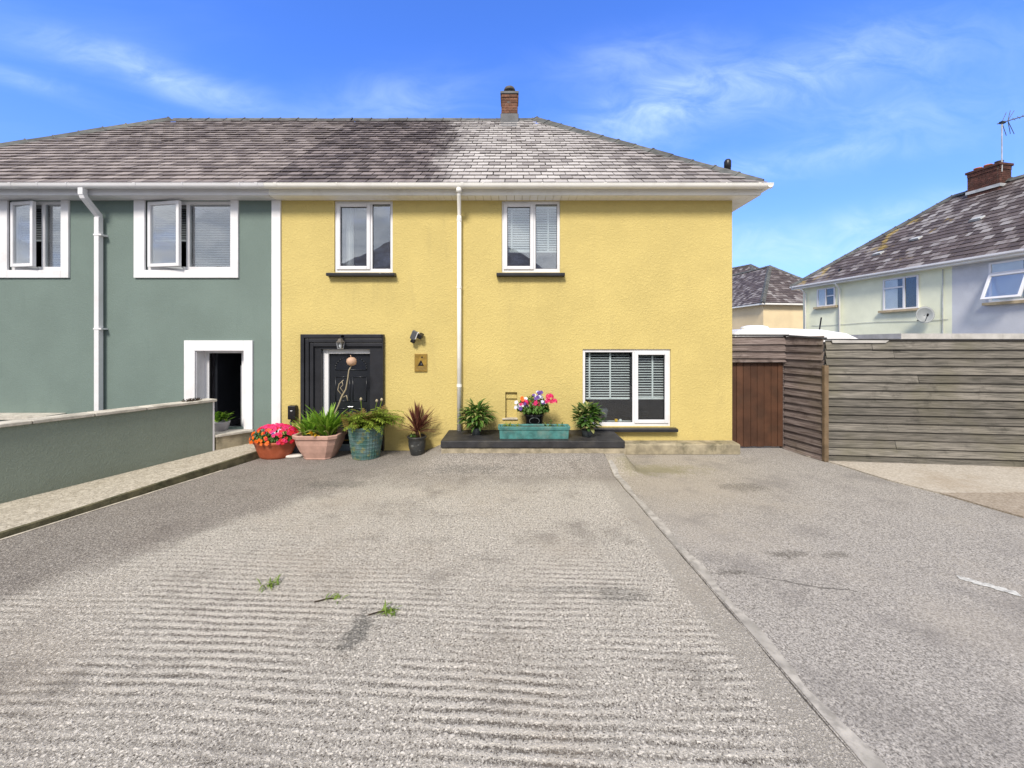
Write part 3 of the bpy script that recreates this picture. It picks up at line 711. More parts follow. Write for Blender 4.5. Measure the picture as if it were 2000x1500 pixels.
gt = gutter(yh, XC + .002, XE + .10, 'cream_pvc', joints=[-4.40, -3.25, -2.14, -.95, -.55, .55, 1.7, 2.8, 3.95, 4.55])
gm = MB(); prof = [(-.064, .008), (-.06, -.03), (-.03, -.066), (0, -.075), (.03, -.066), (.06, -.03), (.06, .008)]
gm.prism([(XE + .045 + a, 7.28, 5.05 + b_) for a, b_ in prof], (0, 8.3, 0)); gm.build('gutter', 'cream_pvc', yh)
fm_ = MB(); fm_.box(XC + .002, 4.70, 7.44, 7.46, 4.893, 5.03); fm_.box(4.68, 4.70, 7.46, 15.5, 4.893, 5.03); fm_.build('fascia', 'cream_pvc', yh)
sf = MB(); nb_ = 62
for i in range(nb_):
    xa = XC + .004 + (4.68 - XC) * i / nb_; xb = XC + .004 + (4.68 - XC) * (i + 1) / nb_ - .007
    sf.box(xa, xb, 7.462, F - .001, ZS, ZS + .012)
for i in range(48):
    ya = F + i * .16; sf.box(4.302, 4.678, ya, ya + .153, ZS, ZS + .012)
sf.build('soffit', 'cream_pvc', yh)
def pipe_round(parent, x, zb, zt, mat, xo=.03):
    m = MB(); m.tube([(x + xo, 7.345, 4.99), (x + xo, 7.345, 4.90)], .052, 14); m.tube([(x + xo, 7.345, 4.93), (x + xo, 7.36, 4.86), (x, F - .075, 4.60), (x, F - .075, 4.53)], .038, 14)
    m.tube([(x, F - .075, 4.56), (x, F - .075, zb)], .043, 14)
    p = m.build('downpipe', mat, parent, smooth=True)
    for z in (4.50, 3.2, 1.30):
        MB().tube([(x, F - .075, z), (x, F - .075, z - .05)], .050, 14).build('pipe_clip', mat, p)
    return p
pipe_round(yh, fx(898), .40, ZS, 'cream_pvc')

# roof of the yellow half
def roof(parent, mat, xa, xb, ra, rb, seed, side):
    rf = MB()
    rf.add([(xa, YE, ZE - .03), (xb, YE, ZE - .03), (rb, YR, ZR - .03), (ra, YR, ZR - .03)], [(0, 1, 2, 3)])
    yb = 2 * YR - YE
    rf.add([(xa, yb, ZE - .03), (xb, yb, ZE - .03), (rb, YR, ZR - .03), (ra, YR, ZR - .03)], [(3, 2, 1, 0)])
    if side > 0: rf.add([(xb, YE, ZE - .03), (xb, yb, ZE - .03), (rb, YR, ZR - .03)], [(0, 1, 2)])
    else: rf.add([(xa, YE, ZE - .03), (xa, yb, ZE - .03), (ra, YR, ZR - .03)], [(2, 1, 0)])
    return rf.build('roof', mat, parent)
ry = roof(yh, 'slate_yellow', XC, XE, XC, XRg, 1, 1)
wY = XE - XC; k = (XE - XRg) / SL
slates(ry, 'slate_yellow', (XC, YE - .05, ZE - .005), (1, 0, 0), US, wY, SL, [(-1, 0, 0.0), (1, k, wY + .02), (0, 1, SL)], .212, .235, 300, lambda p: True, 11)
ridge_run(ry, (XC + .02, YR, ZR - .01), (XRg, YR, ZR - .01), 10, seed=2)
ridge_run(ry, (XE - .04, YE + .03, ZE + .02), (XRg + .06, YR - .03, ZR + .0), 13, seed=3)

# chimney on the yellow house
def brick_stack(parent, cx, cy, z0, z1, w, d, ang, mat, seed, corbel=True):
    rot = Matrix.Translation((cx, cy, 0)) @ Matrix.Rotation(ang, 4, 'Z'); rr = random.Random(seed)
    core = MB().box(-w / 2 + .008, w / 2 - .008, -d / 2 + .008, d / 2 - .008, z0, z1)
    core.v = [tuple(rot @ Vector(v)) for v in core.v]; ch = core.build('chimney', 'mortar', parent)
    bh, bl, gap = .065, .215, .010
    bm = {L: MB().box(0, L, -.006, .05, 0, bh).mesh('brick', mat) for L in (bl, .1025)}
    z = z0 + .005; r = 0
    while z + bh < z1:
        e = .022 if (corbel and z > z1 - .17) else (.0)
        for (sx, sy, ln, a) in ((-w / 2, -d / 2, w, 0), (w / 2, -d / 2, d, math.pi / 2), (w / 2, d / 2, w, math.pi), (-w / 2, d / 2, d, -math.pi / 2)):
            x = 0 if r % 2 == 0 else .0
            first = True
            while x < ln - .05:
                L = .1025 if (first and r % 2) or ln - x < bl - .02 else bl
                first = False
                loc = Matrix.Translation((sx, sy, z)) @ Matrix.Rotation(a, 4, 'Z') @ Matrix.Translation((x, -e - rr.uniform(0, .004), 0))
                if L <= ln - x + .03: inst('brick', bm[L], rot @ loc, ch)
                x += L + gap
        z += bh + gap; r += 1
    return ch, rot
ch, rot = brick_stack(yh, -.07, YR, 8.05, 9.20, .45, .45, 0, 'brick', 5)
MB().box(-.07 - .26, -.07 + .26, YR - .26, YR + .26, 9.20, 9.27).build('chimney_cap', 'lead', ch, bevel=.01)
fl = MB(); fl.lathe([(.10, 0), (.10, .20)], (-.07, YR, 9.27), 18); fl.build('flue', 'steel', ch, smooth=True)
fl = MB(); fl.lathe([(.165, 0), (.165, .05), (.14, .10), (.07, .135), (.01, .14)], (-.07, YR, 9.40), 18); fl.build('cowl', 'flue', ch, smooth=True)
MB().box(-.07 - .07, -.07 + .03, YR - .234, YR - .228, 8.93, 8.985).build('brick_hole', 'black_plastic', ch)
lf = MB(); ap = [(-.31, YR - .26, ZR + .06), (.14, YR - .26, ZR + .06), (.14, YR - .05 - .62, 0), (-.31, YR - .62 - .05, 0)]
ap = [(x, y, (ZE + (y - YE) * (ZR - ZE) / (YR - YE)) + .075) for x, y, _ in ap]; lf.prism(ap, (0, -.004, .006)); lf.build('lead_apron', 'lead', ch)
MB().box(-.33, .19, YR - .27, YR + .27, ZR - .2, ZR + .10).build('flashing', 'lead', ch, bevel=.02)
vp = MB(); vp.lathe([(.062, 0), (.062, .55), (.068, .56), (.068, .68), (.045, .72)], (4.43, 8.1, 5.15), 16); vp.build('soil_vent_pipe', 'black_plastic', yh, smooth=True)

# ------------------------------------------------------------------ green house
gh = thing('green_house', 'grey-green rendered semi-detached house with white window bands and open front door', 'house', (-9, F, 0))
A1 = (fx(285), fx(452), fz(528), ZS - .004); A2 = (fx(18), fx(122), fz(528), ZS - .004); GD = (fx(383), fx(478), .42, fz(685), .26)
wg = facade(-13.48, XC, 0, ZS + .1, [A1, A2, GD], F, .10)
wg.add([(-13.48, F, 0), (-13.48, 15.2, 0), (-13.48, 15.2, ZS + .1), (-13.48, F, ZS + .1)], [(3, 2, 1, 0)])
wg.add([(-13.48, 15.2, 0), (XC, 15.2, 0), (XC, 15.2, ZS + .1), (-13.48, 15.2, ZS + .1)], [(3, 2, 1, 0)])
wg.build('wall', 'green_render', gh)
def band(parent, o, l, r, b_, t=0, d=.035):
    m = MB(); m.box(o[0] - l, o[0], F - d, F + .02, o[2] - b_, o[3] + t); m.box(o[1], o[1] + r, F - d, F + .02, o[2] - b_, o[3] + t)
    if b_: m.box(o[0], o[1], F - d, F + .02, o[2] - b_, o[2])
    if t: m.box(o[0], o[1], F - d, F + .02, o[3], o[3] + t)
    return m.build('window_band' if b_ else 'door_band', 'white_render', parent, bevel=.005)
def open_sash(w, x0, x1, z0, z1, y, ang, side=1):
    """side-hung sash standing ajar, hinged at x0"""
    rot = Matrix.Translation((x0, y, 0)) @ Matrix.Rotation(-ang, 4, 'Z')
    s_ = bars(0, x1 - x0, z0, z1, .062, -.03, .03); s_.v = [tuple(rot @ Vector(v)) for v in s_.v]; so = s_.build('sash', 'white_pvc', w, bevel=.006)
    p = MB().box(.058, x1 - x0 - .058, -.004, .004, z0 + .058, z1 - .058); p.v = [tuple(rot @ Vector(v)) for v in p.v]; p.build('pane', 'glass', w)
    st = MB().tube([rot @ Vector((x1 - x0 - .1, .02, z0 + .03)), (x1 - .05, F + .05, z0 - .01)], .008, 6); st.build('stay', 'steel', w)
def win_green(o, xm):
    w = MB().box(o[0] + .004, o[1] - .004, F + .086, F + .1, o[2] + .004, o[2] + .02).build('window', 'white_pvc', gh)
    fr = bars(*o, (.05, .03, .075, .06), F + .03, F + .10); fr.box(xm - .06, xm - .0, F + .032, F + .098, o[2] + .075, o[3] - .06); fr.build('frame', 'white_pvc', w, bevel=.006)
    open_sash(w, o[0] + .06, xm - .05, o[2] + .06, o[3] - .04, F - .002, R(9))
    MB().box(xm, o[1] - .03, F + .055, F + .061, o[2] + .07, o[3] - .06).build('pane', 'glass', w)
    room(w, *o, F + .101)
    blind(w, xm + .0, o[1] - .03, o[2] + .05, o[3] - .08, F + .16, .034, .028, 38, 'blind_pale')
    blind(w, o[0] + .05, xm - .06, o[2] + .62, o[3] - .08, F + .16, .034, .028, 38, 'blind_pale')
    return w
wa = win_green(A1, fx(367)); band(wa, A1, .21, .15, .15)
wb = win_green(A2, fx(83)); band(wb, A2, .21, .15, .15)
# open front door of the green house
gd = band(gh, GD, .21, .17, 0, .20)
fr = MB(); fr.box(GD[0], GD[0] + .10, F + .20, F + .27, .42, GD[3]); fr.box(GD[1] - .20, GD[1], F + .20, F + .27, .42, GD[3]); fr.box(GD[0] + .1, GD[1] - .20, F + .20, F + .27, GD[3] - .05, GD[3])
fr.build('door_frame', 'white_pvc', gd, bevel=.006)
MB().box(GD[0] + .13, GD[0] + .19, F + .30, F + 1.1, .45, GD[3] - .06)  .build('open_door', 'door_black', gd, bevel=.006)
MB().box(GD[0] + .100, GD[0] + .116, F + .21, F + .262, .45, GD[3] - .06).build('seal', 'black_plastic', gd)
MB().box(GD[1] - .225, GD[1] - .20, F + .21, F + .25, .45, GD[3] - .3).build('keep', 'steel', gd)
rm = room(gd, GD[0], GD[1], .42, GD[3], F + .272, 3.2, 'hall')
MB().box(-6.1, -5.3, F + 1.9, F + 1.94, .42, 2.0).build('hall_panel', 'lead', gd)
lin = MB(); lin.add([(GD[0], F + .001, .42), (GD[0], F + .2, .42), (GD[0], F + .2, GD[3]), (GD[0], F + .001, GD[3])], [(0, 1, 2, 3)])
MB().box(GD[0] + .002, GD[0] + .012, F + .0, F + .2, .42, GD[3]).build('reveal', 'white_render', gd); MB().box(GD[1] - .012, GD[1] - .002, F + .0, F + .2, .42, GD[3]).build('reveal', 'white_render', gd)
MB().box(GD[0] + .012, GD[1] - .012, F + .0, F + .2, GD[3] - .012, GD[3] - .002).build('reveal', 'white_render', gd)
gutter(gh, -14.0, XC - .002, 'white_pvc', joints=[-9.3, -8.78, -8.24, -7.0, -6.1, -5.05, -4.75])
fm_ = MB(); fm_.box(-13.9, XC - .002, 7.44, 7.46, 4.893, 5.03); fm_.build('fascia', 'white_pvc', gh)
sf = MB()
for i in range(31):
    xa = -13.9 + .30 * i; sf.box(xa, min(xa + .295, XC - .004), 7.462, F - .001, ZS, ZS + .012)
sf.build('soffit', 'white_pvc', gh)
m = MB(); q = .062
m.tube([(-8.0, 7.345, 4.98), (-8.0, 7.345, 4.86)], q, 4, sq=True); m.tube([(-8.0, 7.345, 4.88), (-7.99, 7.36, 4.82), (-7.99 - .0, F - .08, 4.56), (-7.99, F - .08, 4.5)], q * .96, 4, sq=True)
m.tube([(-7.99, F - .08, 4.52), (-7.99, F - .08, .2)], q, 4, sq=True)
pp = m.build('downpipe', 'white_pvc', gh)
for z in (4.17, 2.36):
    MB().box(-7.99 - .055, -7.99 + .10, F - .13, F - .0, z, z + .03).build('pipe_clip', 'white_pvc', pp)
rgn = roof(gh, 'slate_green', XEL, XC, XRL, XC, 4, -1)
wG = XC - XEL
slates(rgn, 'slate_green', (XEL, YE - .05, ZE - .005), (1, 0, 0), US, wG, SL, [(1, 0, wG - .012), (-1, k, 0.02), (0, 1, SL)], .212, .27, 300, lambda p: p.x > -1.29 * p.y - .1, 12)
ridge_run(rgn, (XRL, YR, ZR - .01), (XC - .02, YR, ZR - .01), 10, seed=6)
ridge_run(rgn, (XEL + .04, YE + .03, ZE + .02), (XRL - .06, YR - .03, ZR + .0), 13, seed=7)
# pale ledge at the foot of the green house
lg = thing('window_ledge_bench', 'pale stone ledge at the foot of the grey-green house behind the low wall', 'ledge', (-9.6, F - .2, 0))
MB().box(-10.6, -8.75, F - .30, F - .002, 0, .66).build('base', 'low_wall_green', lg); MB().box(-10.65, -8.70, F - .34, F - .003, .66, .74).build('coping', 'coping', lg, bevel=.01)

# door step
stp = thing('door_step', 'weathered concrete step below the open front door', 'step', (-5.6, 7.5, 0))
MB().prism([(-6.6, 7.22, .02), (-5.40, 7.22, .02), (-5.06, 7.695, .02), (-6.6, 7.695, .02)], (0, 0, .35)).build('riser', 'ledge_concrete', stp)
MB().prism([(-6.6, 7.20, .372), (-5.39, 7.20, .372), (-5.03, 7.66, .372), (-5.03, 7.698, .372), (-6.6, 7.698, .372)], (0, 0, .045)).build('tread', 'coping', stp, bevel=.008)

# low green wall
lw = thing('low_garden_wall', 'low grey-green rendered wall with pale stone coping beside the path', 'wall', (-5.9, 6, 0))
d = Vector((.405, .914, 0)); pn = Vector((-.914, .405, 0)); pA = Vector((wx(1.2), 1.2, 0)); pB = Vector((wx(7.16), 7.16, 0))
MB().prism([pA, pB, pB + pn * .20, pA + pn * .20], (0, 0, 1.03)).build('wall', 'low_wall_green', lw)
MB().prism([pB + d * .002 + pn * .0, pB + d * .03, pB + d * .03 + pn * .19, pB + d * .002 + pn * .19], (0, 0, 1.03)).build('end_trim', 'white_render', lw)
Lw = (pB - pA).length; cuts = [0, .9, 1.8, 2.7, 3.25, 3.85, 4.35, 4.95, 5.55, Lw + .06]
for i, (a, b_) in enumerate(zip(cuts, cuts[1:])):
    h = .045 + (.035 if 3 <= i <= 3 else 0) ; wd = .045 + rg.uniform(-.008, .008)
    a3, b3 = pA + d * (a + .004), pA + d * (b_ - .004); z0 = 1.031 + rg.uniform(0, .006)
    MB().prism([a3 - pn * wd + Vector((0, 0, z0)), b3 - pn * wd + Vector((0, 0, z0)), b3 + pn * (.2 + wd) + Vector((0, 0, z0)), a3 + pn * (.2 + wd) + Vector((0, 0, z0))], (0, 0, h)).build('coping_slab', 'coping', lw, bevel=.008)
cl = MB(); rr = random.Random(8)
for i in range(70):
    c = pA + d * (Lw - .28 + rr.gauss(0, .06)) + pn * (.1 + rr.gauss(0, .03)); cl.tube([c + Vector((0, 0, 1.07)), c + Vector((rr.uniform(-.05, .05), rr.uniform(-.04, .04), 1.08 + rr.uniform(0, .05)))], .006, 4)
tag(cl.build('dead_moss', 'soil'), 'small clump of dry brown moss on the end of the wall coping', 'moss')

# ------------------------------------------------------------------ ledge, black shelf
le = thing('concrete_ledge', 'mossy concrete ledge along the foot of the yellow house', 'ledge', (3.2, 7.5, 0))
def rough_block(name, mat, x0, x1, y0, y1, z0, z1, parent, seed, nx=24):
    m = MB(); rows = []
    for i in range(nx + 1):
        x = x0 + (x1 - x0) * i / nx
        j = lambda k, s=.012: mnoise.noise(Vector((x * 2.7, k * 5.1, seed))) * s + mnoise.noise(Vector((x * 11, k * 3.1, seed))) * s * .5
        rows.append([(x, y1, z0), (x, y0 + j(1), z0), (x, y0 + j(2), z1 - .02 + j(3)), (x, y0 + .025 + j(4), z1 + j(5)), (x, y1, z1 + .01)])
    vs = [p for r_ in rows for p in r_]; fs = []
    for i in range(nx):
        for k in range(4): fs.append((i * 5 + k, i * 5 + k + 1, (i + 1) * 5 + k + 1, (i + 1) * 5 + k)[::-1])
    fs.append((0, 1, 2, 3, 4)[::-1]); e = nx * 5; fs.append((e, e + 1, e + 2, e + 3, e + 4)); m.add(vs, fs)
    return m.build(name, mat, parent)
rough_block('block', 'ledge_concrete', 2.06, 4.30, 7.43, F - .002, 0, .19, le, 2.)
sh = thing('black_slab', 'wide black-painted slab step carrying the plant pots under the yellow wall', 'slab', (.36, 7.2, 0))
MB().box(-1.235, 1.955, 6.815, F - .003, .283, .405).build('slab', 'slab_black', sh, bevel=.012)
rough_block('footing', 'footing_concrete', -1.225, 1.97, 6.835, F - .01, 0, .281, sh, 6., 40)

# ------------------------------------------------------------------ fittings on the yellow wall
lt = thing('wall_lantern', 'small black coach lantern above the black front door', 'lantern', (fx(673), F - .15, fz(681)))
lx, ly, lz = fx(673.5), F - .2, fz(681)
MB().box(lx - .035, lx + .035, F - .105, F - .03, fz(662), fz(654)).build('bracket', 'black_paint', lt, bevel=.006)
MB().tube([(lx, F - .10, fz(657)), (lx, ly, fz(655)), (lx, ly, fz(661))], .012, 8).build('arm', 'black_paint', lt)
m = MB(); m.lathe([(.012, .20), (.04, .19), (.055, .155), (.085, .13), (.085, .12)][::-1], (lx, ly, lz), 6); m.build('hood', 'flue', lt)
m = MB(); m.lathe([(.055, .01), (.075, .12)], (lx, ly, lz), 6); m.build('glass_body', 'glass_lamp', lt)
m = MB()
for k_ in range(6):
    a = k_ * math.pi / 3; m.tube([(lx + .057 * math.cos(a), ly + .057 * math.sin(a), lz + .01), (lx + .077 * math.cos(a), ly + .077 * math.sin(a), lz + .12)], .005, 5)
m.lathe([(.062, -.004), (.062, .012)], (lx, ly, lz), 6); m.build('cage', 'steel', lt)
m = MB(); m.lathe([(.012, .01), (.03, .05), (.026, .08), (.01, .10)], (lx, ly, lz), 10); m.build('bulb', 'white_pvc', lt, smooth=True)

sl = thing('security_light', 'black floodlight with motion sensor tilted on the yellow wall', 'floodlight', (fx(815), F - .1, fz(656)))
rot = Matrix.Translation((fx(812), F - .13, fz(655))) @ Matrix.Rotation(R(27), 4, 'Y') @ Matrix.Rotation(R(20), 4, 'X')
m = MB().box(-.055, .045, -.03, .03, -.09, .09); m.v = [tuple(rot @ Vector(v)) for v in m.v]; m.build('lamp_head', 'grey_lens', sl, bevel=.012)
m = MB().box(.048, .062, -.034, .03, -.05, .09); m.v = [tuple(rot @ Vector(v)) for v in m.v]; m.build('rim', 'white_pvc', sl)
m = MB().box(.066, .15, -.02, .12, -.02, .07); m.v = [tuple(rot @ Vector(v)) for v in m.v]; m.build('wall_mount', 'black_plastic', sl, bevel=.015)
m = MB().box(-.02, .07, -.045, .03, -.15, -.085); m.v = [tuple(rot @ Vector(v)) for v in m.v]; m.build('sensor', 'black_plastic', sl, bevel=.015)

pq = thing('brass_plaque', 'square-cornered brass plaque with a dark pointed rock emblem on the yellow wall', 'plaque', (fx(822), F, fz(708)))
px0, px1, pz0, pz1 = fx(810), fx(834.5), fz(726), fz(691)
MB().box(px0, px1, F - .022, F + .01, pz0, pz1).build('plate', 'brass', pq, bevel=.004)
def emb(pts, name, mat, t=.004):
    MB().prism([(px0 + u * (px1 - px0), F - .0225, pz0 + v * (pz1 - pz0)) for u, v in pts], (0, -t, 0)).build(name, mat, pq)
emb([(.27, .33), (.75, .33), (.66, .46), (.60, .56), (.54, .63), (.48, .62), (.42, .54), (.34, .44)], 'rock_emblem', 'engraving')
emb([(.52, .77), (.67, .77), (.655, .83), (.60, .88), (.56, .82)], 'small_emblem', 'engraving')
emb([(.50, .40), (.60, .40), (.58, .49), (.53, .47)], 'emblem_figure', 'grey_lens', .006)
for v in (.25, .19, .12): emb([(.12, v), (.88, v), (.88, v + .018), (.12, v + .018)], 'engraved_line', 'engraving_pale')
m = bars(px0 + .008, px1 - .008, pz0 + .008, pz1 - .008, .003, F - .025, F - .022); m.build('border', 'engraving_pale', pq)

ev = thing('charger_box', 'black wall charger box with cable beside the white party strip', 'charger', (fx(574), F - .05, fz(805)))
MB().box(fx(567), fx(582), F - .10, F + .001, fz(818), fz(791)).build('case', 'black_plastic', ev, bevel=.015)
MB().box(fx(572.5), fx(576.5), F - .102, F - .1005, fz(801.5), fz(800)).build('logo', 'white_pvc', ev)
MB().tube([(fx(574), F - .05, fz(817)), (fx(573), F - .10, fz(823)), (fx(577), F - .14, fz(832)), (fx(584), F - .15, fz(838)), (fx(592), F - .16, fz(835)), (fx(596), F - .22, fz(846))], .018, 8).build('cable', 'cable', ev, smooth=True)
bb = MB().box(fx(577), fx(594), F - .20, F - .10, .0, .30); tag(bb.build('meter_box', 'blue_grey_box', bevel=.012), 'small blue-grey utility box behind the pink planter', 'utility box')
st = MB(); st.lathe([(.13, 0), (.15, .02), (.14, .045), (.10, .05)], (-4.02, 7.25, .001), 14, 1.1, .6, lambda q, z: 1 + .12 * math.sin(3 * q + 1)); tag(st.build('flat_stone', 'white_stone', smooth=True), 'flat whitish stone on the concrete beside the pink planter', 'stone')

# ------------------------------------------------------------------ foliage helpers
def blade(L, w, droop, segs=6, fold=.25, tipw=.08, tw=0):
    """leaf growing along +Z, drooping towards +Y"""
    m = MB(); pts = []; y = z = 0; a = 0
    for i in range(segs + 1):
        t = i / segs; ww = w * max(tipw, math.sin(math.pi * min(1, .18 + t * .82)) ** .8) * .5
        pts.append(((-ww, y + fold * ww, z), (0, y, z), (ww, y + fold * ww, z)))
        a = droop * (t + .5 / segs); y += math.sin(a) * L / segs; z += math.cos(a) * L / segs
    vs = [p for r_ in pts for p in r_]; fs = []
    for i in range(segs):
        for k_ in (0, 1): fs.append((i * 3 + k_, i * 3 + k_ + 1, i * 3 + k_ + 4, i * 3 + k_ + 3))
    return m.add(vs, fs)
def place(base, az, tilt, sc=1., roll=0): return Matrix.Translation(base) @ Matrix.Rotation(az, 4, 'Z') @ Matrix.Rotation(-tilt, 4, 'X') @ Matrix.Rotation(roll, 4, 'Z') @ Matrix.Scale(sc, 4)
def flower(kind):
    m = MB()
    if kind == 'daisy':
        for k_ in range(8):
            a = k_ * math.pi / 4; c, s_ = math.cos(a), math.sin(a)
            m.add([(0, 0, 0), (c * .7 - s_ * .36, s_ * .7 + c * .36, .18), (c * 1.05, s_ * 1.05, .10), (c * .7 + s_ * .36, s_ * .7 - c * .36, .14)], [(0, 3, 2, 1)])
        return m
    if kind == 'cluster':
        rr = random.Random(3)
        for k_ in range(16):
            n_ = Vector((rr.gauss(0, 1), rr.gauss(0, 1), rr.uniform(-.2, 1.2))).normalized(); o = n_ * .75
            a = n_.orthogonal().normalized(); b_ = n_.cross(a)
            for q in range(5):
                an = q * 2 * math.pi / 5 + k_; d_ = a * math.cos(an) + b_ * math.sin(an); s_ = a * math.cos(an + 1.57) + b_ * math.sin(an + 1.57)
                m.add([o, o + d_ * .3 + s_ * .17 + n_ * .08, o + d_ * .42 + n_ * .04, o + d_ * .3 - s_ * .17 + n_ * .08], [(0, 1, 2, 3)])
        return m
    for k_ in range(5):
        a = k_ * 2 * math.pi / 5; c, s_ = math.cos(a), math.sin(a)
        m.add([(0, 0, -.15), (c * .55 - s_ * .55, s_ * .55 + c * .55, .12), (c * 1.0 - s_ * .25, s_ * 1.0 + c * .25, .10), (c * 1.0 + s_ * .25, s_ * 1.0 - c * .25, .05), (c * .55 + s_ * .55, s_ * .55 - c * .55, .12)], [(0, 4, 3, 2, 1)])
    return m
def facing(p, c, rr, cam_bias=.5):
    n_ = (Vector(p) - Vector(c)); n_ = n_.normalized() + Vector((rr.uniform(-.35, .35), -cam_bias, rr.uniform(-.1, .4))); return n_.normalized().to_track_quat('Z', 'Y').to_matrix().to_4x4()
def leafmass(parent, mat, c, rx, ry, rz, n, size, seed, name='foliage', flat=.2):
    rr = random.Random(seed); m = MB()
    for _ in range(n):
        d_ = Vector((rr.gauss(0, 1), rr.gauss(0, 1), rr.gauss(0, 1))).normalized() * rr.uniform(.45, 1.0) ** .5
        if d_.z < -flat: d_.z = -flat * rr.random()
        p = Vector(c) + Vector((d_.x * rx, d_.y * ry, d_.z * rz)); s_ = size * rr.uniform(.6, 1.3)
        rot = (d_ + Vector((rr.uniform(-.8, .8), rr.uniform(-.8, .8), rr.uniform(-.2, .9)))).normalized().to_track_quat('Z', 'Y').to_matrix()
        pts = [(-.0, -1, 0), (.55, -.2, .12), (.35, .6, .05), (0, 1, -.15), (-.35, .6, .05), (-.55, -.2, .12)]
        m.add([p + rot @ (Vector(q) * s_) for q in pts], [(0, 1, 2, 3), (0, 3, 4, 5)])
    return m.build(name, mat, parent, kind='stuff')

# red terracotta bowl of flowers
rr = random.Random(21)
C = Vector((-4.36, 7.27, 0)); t = thing('flower_bowl', 'terracotta bowl of orange and magenta flowers next to the path', 'flower pot', C)
MB().lathe([(.25, .0), (.27, .01), (.285, .05), (.335, .17), (.365, .26), (.385, .275), (.388, .315), (.372, .32), (.35, .318), (.34, .27)], C, 36, 1, .72).build('pot', 'terracotta', t, smooth=True)
leafmass(t, 'leaf_mid', C + Vector((0, 0, .36)), .40, .28, .22, 900, .028, 5)
fl = {'petal_orange': flower('daisy').mesh('flower', 'petal_orange'), 'petal_red': flower('simple').mesh('flower', 'petal_red'), 'petal_pink': flower('simple').mesh('flower', 'petal_pink'),
      'petal_white': flower('simple').mesh('flower', 'petal_white'), 'petal_purple': flower('simple').mesh('flower', 'petal_purple')}
for i in range(190):
    a = rr.uniform(-math.pi, 0.15 * math.pi) if rr.random() < .8 else rr.uniform(0, math.pi); el = rr.uniform(.0, 1.35)
    dv_ = Vector((math.cos(a) * math.cos(el), math.sin(a) * math.cos(el), math.sin(el)))
    p = C + Vector((0, 0, .36)) + Vector((dv_.x * .44, dv_.y * .32, dv_.z * .29 - .05)); u = dv_.x
    if dv_.z > .80 or u < -.95: k_ = 'petal_pink' if rr.random() < .65 else 'petal_red'
    elif u > .45: k_ = rr.choice(['petal_red', 'petal_pink', 'petal_red'])
    elif .12 < u < .5 and dv_.z > .35: k_ = rr.choice(['petal_white', 'petal_purple', 'petal_pink'])
    else:
        if rr.random() < .35: continue
        k_ = 'petal_orange' if rr.random() < .75 else 'petal_red'
    inst('flower', fl[k_], Matrix.Translation(p) @ facing(p, C + Vector((0, 0, .3)), rr) @ Matrix.Rotation(rr.uniform(0, 6), 4, 'Z') @ Matrix.Scale(rr.uniform(.026, .038), 4), t)

# pink planter with strap leaves and the dry seed head
C = Vector((-3.53, 7.28, 0)); t = thing('pink_planter', 'square pinkish clay planter with bright green strap leaves before the door', 'planter', C)
def octo(prof, C, ch=.30):
    m = MB(); o = 0; n = 8
    for (r, z) in prof:
        q = r * (1 - ch)
        for (x, y) in ((-q, -r), (q, -r), (r, -q), (r, q), (q, r), (-q, r), (-r, q), (-r, -q)): m.v.append((C[0] + x, C[1] + y * .82, C[2] + z))
    for i in range(len(prof) - 1):
        for k_ in range(n): m.f.append((i * n + k_, i * n + (k_ + 1) % n, (i + 1) * n + (k_ + 1) % n, (i + 1) * n + k_))
    m.f.append(tuple(range(n))[::-1]); e = (len(prof) - 1) * n; m.f.append(tuple(e + k_ for k_ in range(n))); return m
octo([(.235, 0), (.245, .01), (.245, .03), (.30, .14), (.35, .27), (.368, .36), (.385, .375), (.40, .39), (.41, .445), (.395, .455), (.355, .45), (.34, .40)], C).build('pot', 'pink_clay', t, bevel=.012)
MB().lathe([(.30, .40), (.31, .415)], C, 18, 1, .8).build('soil', 'soil', t)
rr = random.Random(31)
for (cx, cy, n_, Lb, sp) in ((-.20, -.02, 52, .44, .75), (.14, -.04, 85, .64, .62), (.02, .05, 26, .5, .8)):
    mes = [blade(Lb * s_, .052, dr_, 6).mesh('leaf', mt) for s_, dr_, mt in ((1, .7, 'leaf_bright'), (.85, 1.1, 'leaf_bright'), (.95, .45, 'leaf_bright'), (.75, 1.3, 'leaf_pale'))]
    for i in range(n_):
        b_ = C + Vector((cx + rr.gauss(0, .05), cy + rr.gauss(0, .05), .40))
        inst('leaf', mes[rr.choice((0, 1, 2, 0, 1, 2, 0, 3))], place(b_, rr.uniform(0, 6.28), rr.uniform(.0, sp), rr.uniform(.75, 1.1), rr.uniform(-.4, .4)), t)
mes = blade(.26, .06, 1.5).mesh('leaf', 'yellow_flower')
for i in range(5): inst('leaf', mes, place(C + Vector((.0 + rr.gauss(0, .05), -.2, .43)), rr.uniform(2.2, 4.2), rr.uniform(.1, .9), .8), t)
sk = MB(); pts = [(.16, -.02, .42), (.22, -.03, .70), (.34, -.04, .95), (.40, -.03, 1.12), (.475, -.03, 1.25), (.51, -.03, 1.45), (.53, -.03, 1.60), (.575, -.03, 1.68)]
sk.tube([C + Vector(p) for p in pts], [.014, .013, .013, .015, .012, .011, .011, .010], 7)
sk.tube([C + Vector(p) for p in ((.41, -.03, 1.13), (.33, -.04, 1.24), (.36, -.05, 1.35), (.44, -.05, 1.42))], .007, 6); sk.tube([C + Vector(p) for p in ((.44, -.03, 1.18), (.38, -.05, 1.28), (.43, -.05, 1.33), (.41, -.05, 1.40))], .006, 6)
sk.tube([C + Vector(p) for p in ((.42, -.03, 1.10), (.50, -.06, 1.14), (.52, -.06, 1.04))], .008, 6)
sk.build('dry_stalk', 'dry_stalk', t, smooth=True)
hd = MB(); hc = C + Vector((.58, -.03, 1.755)); rr2 = random.Random(2)
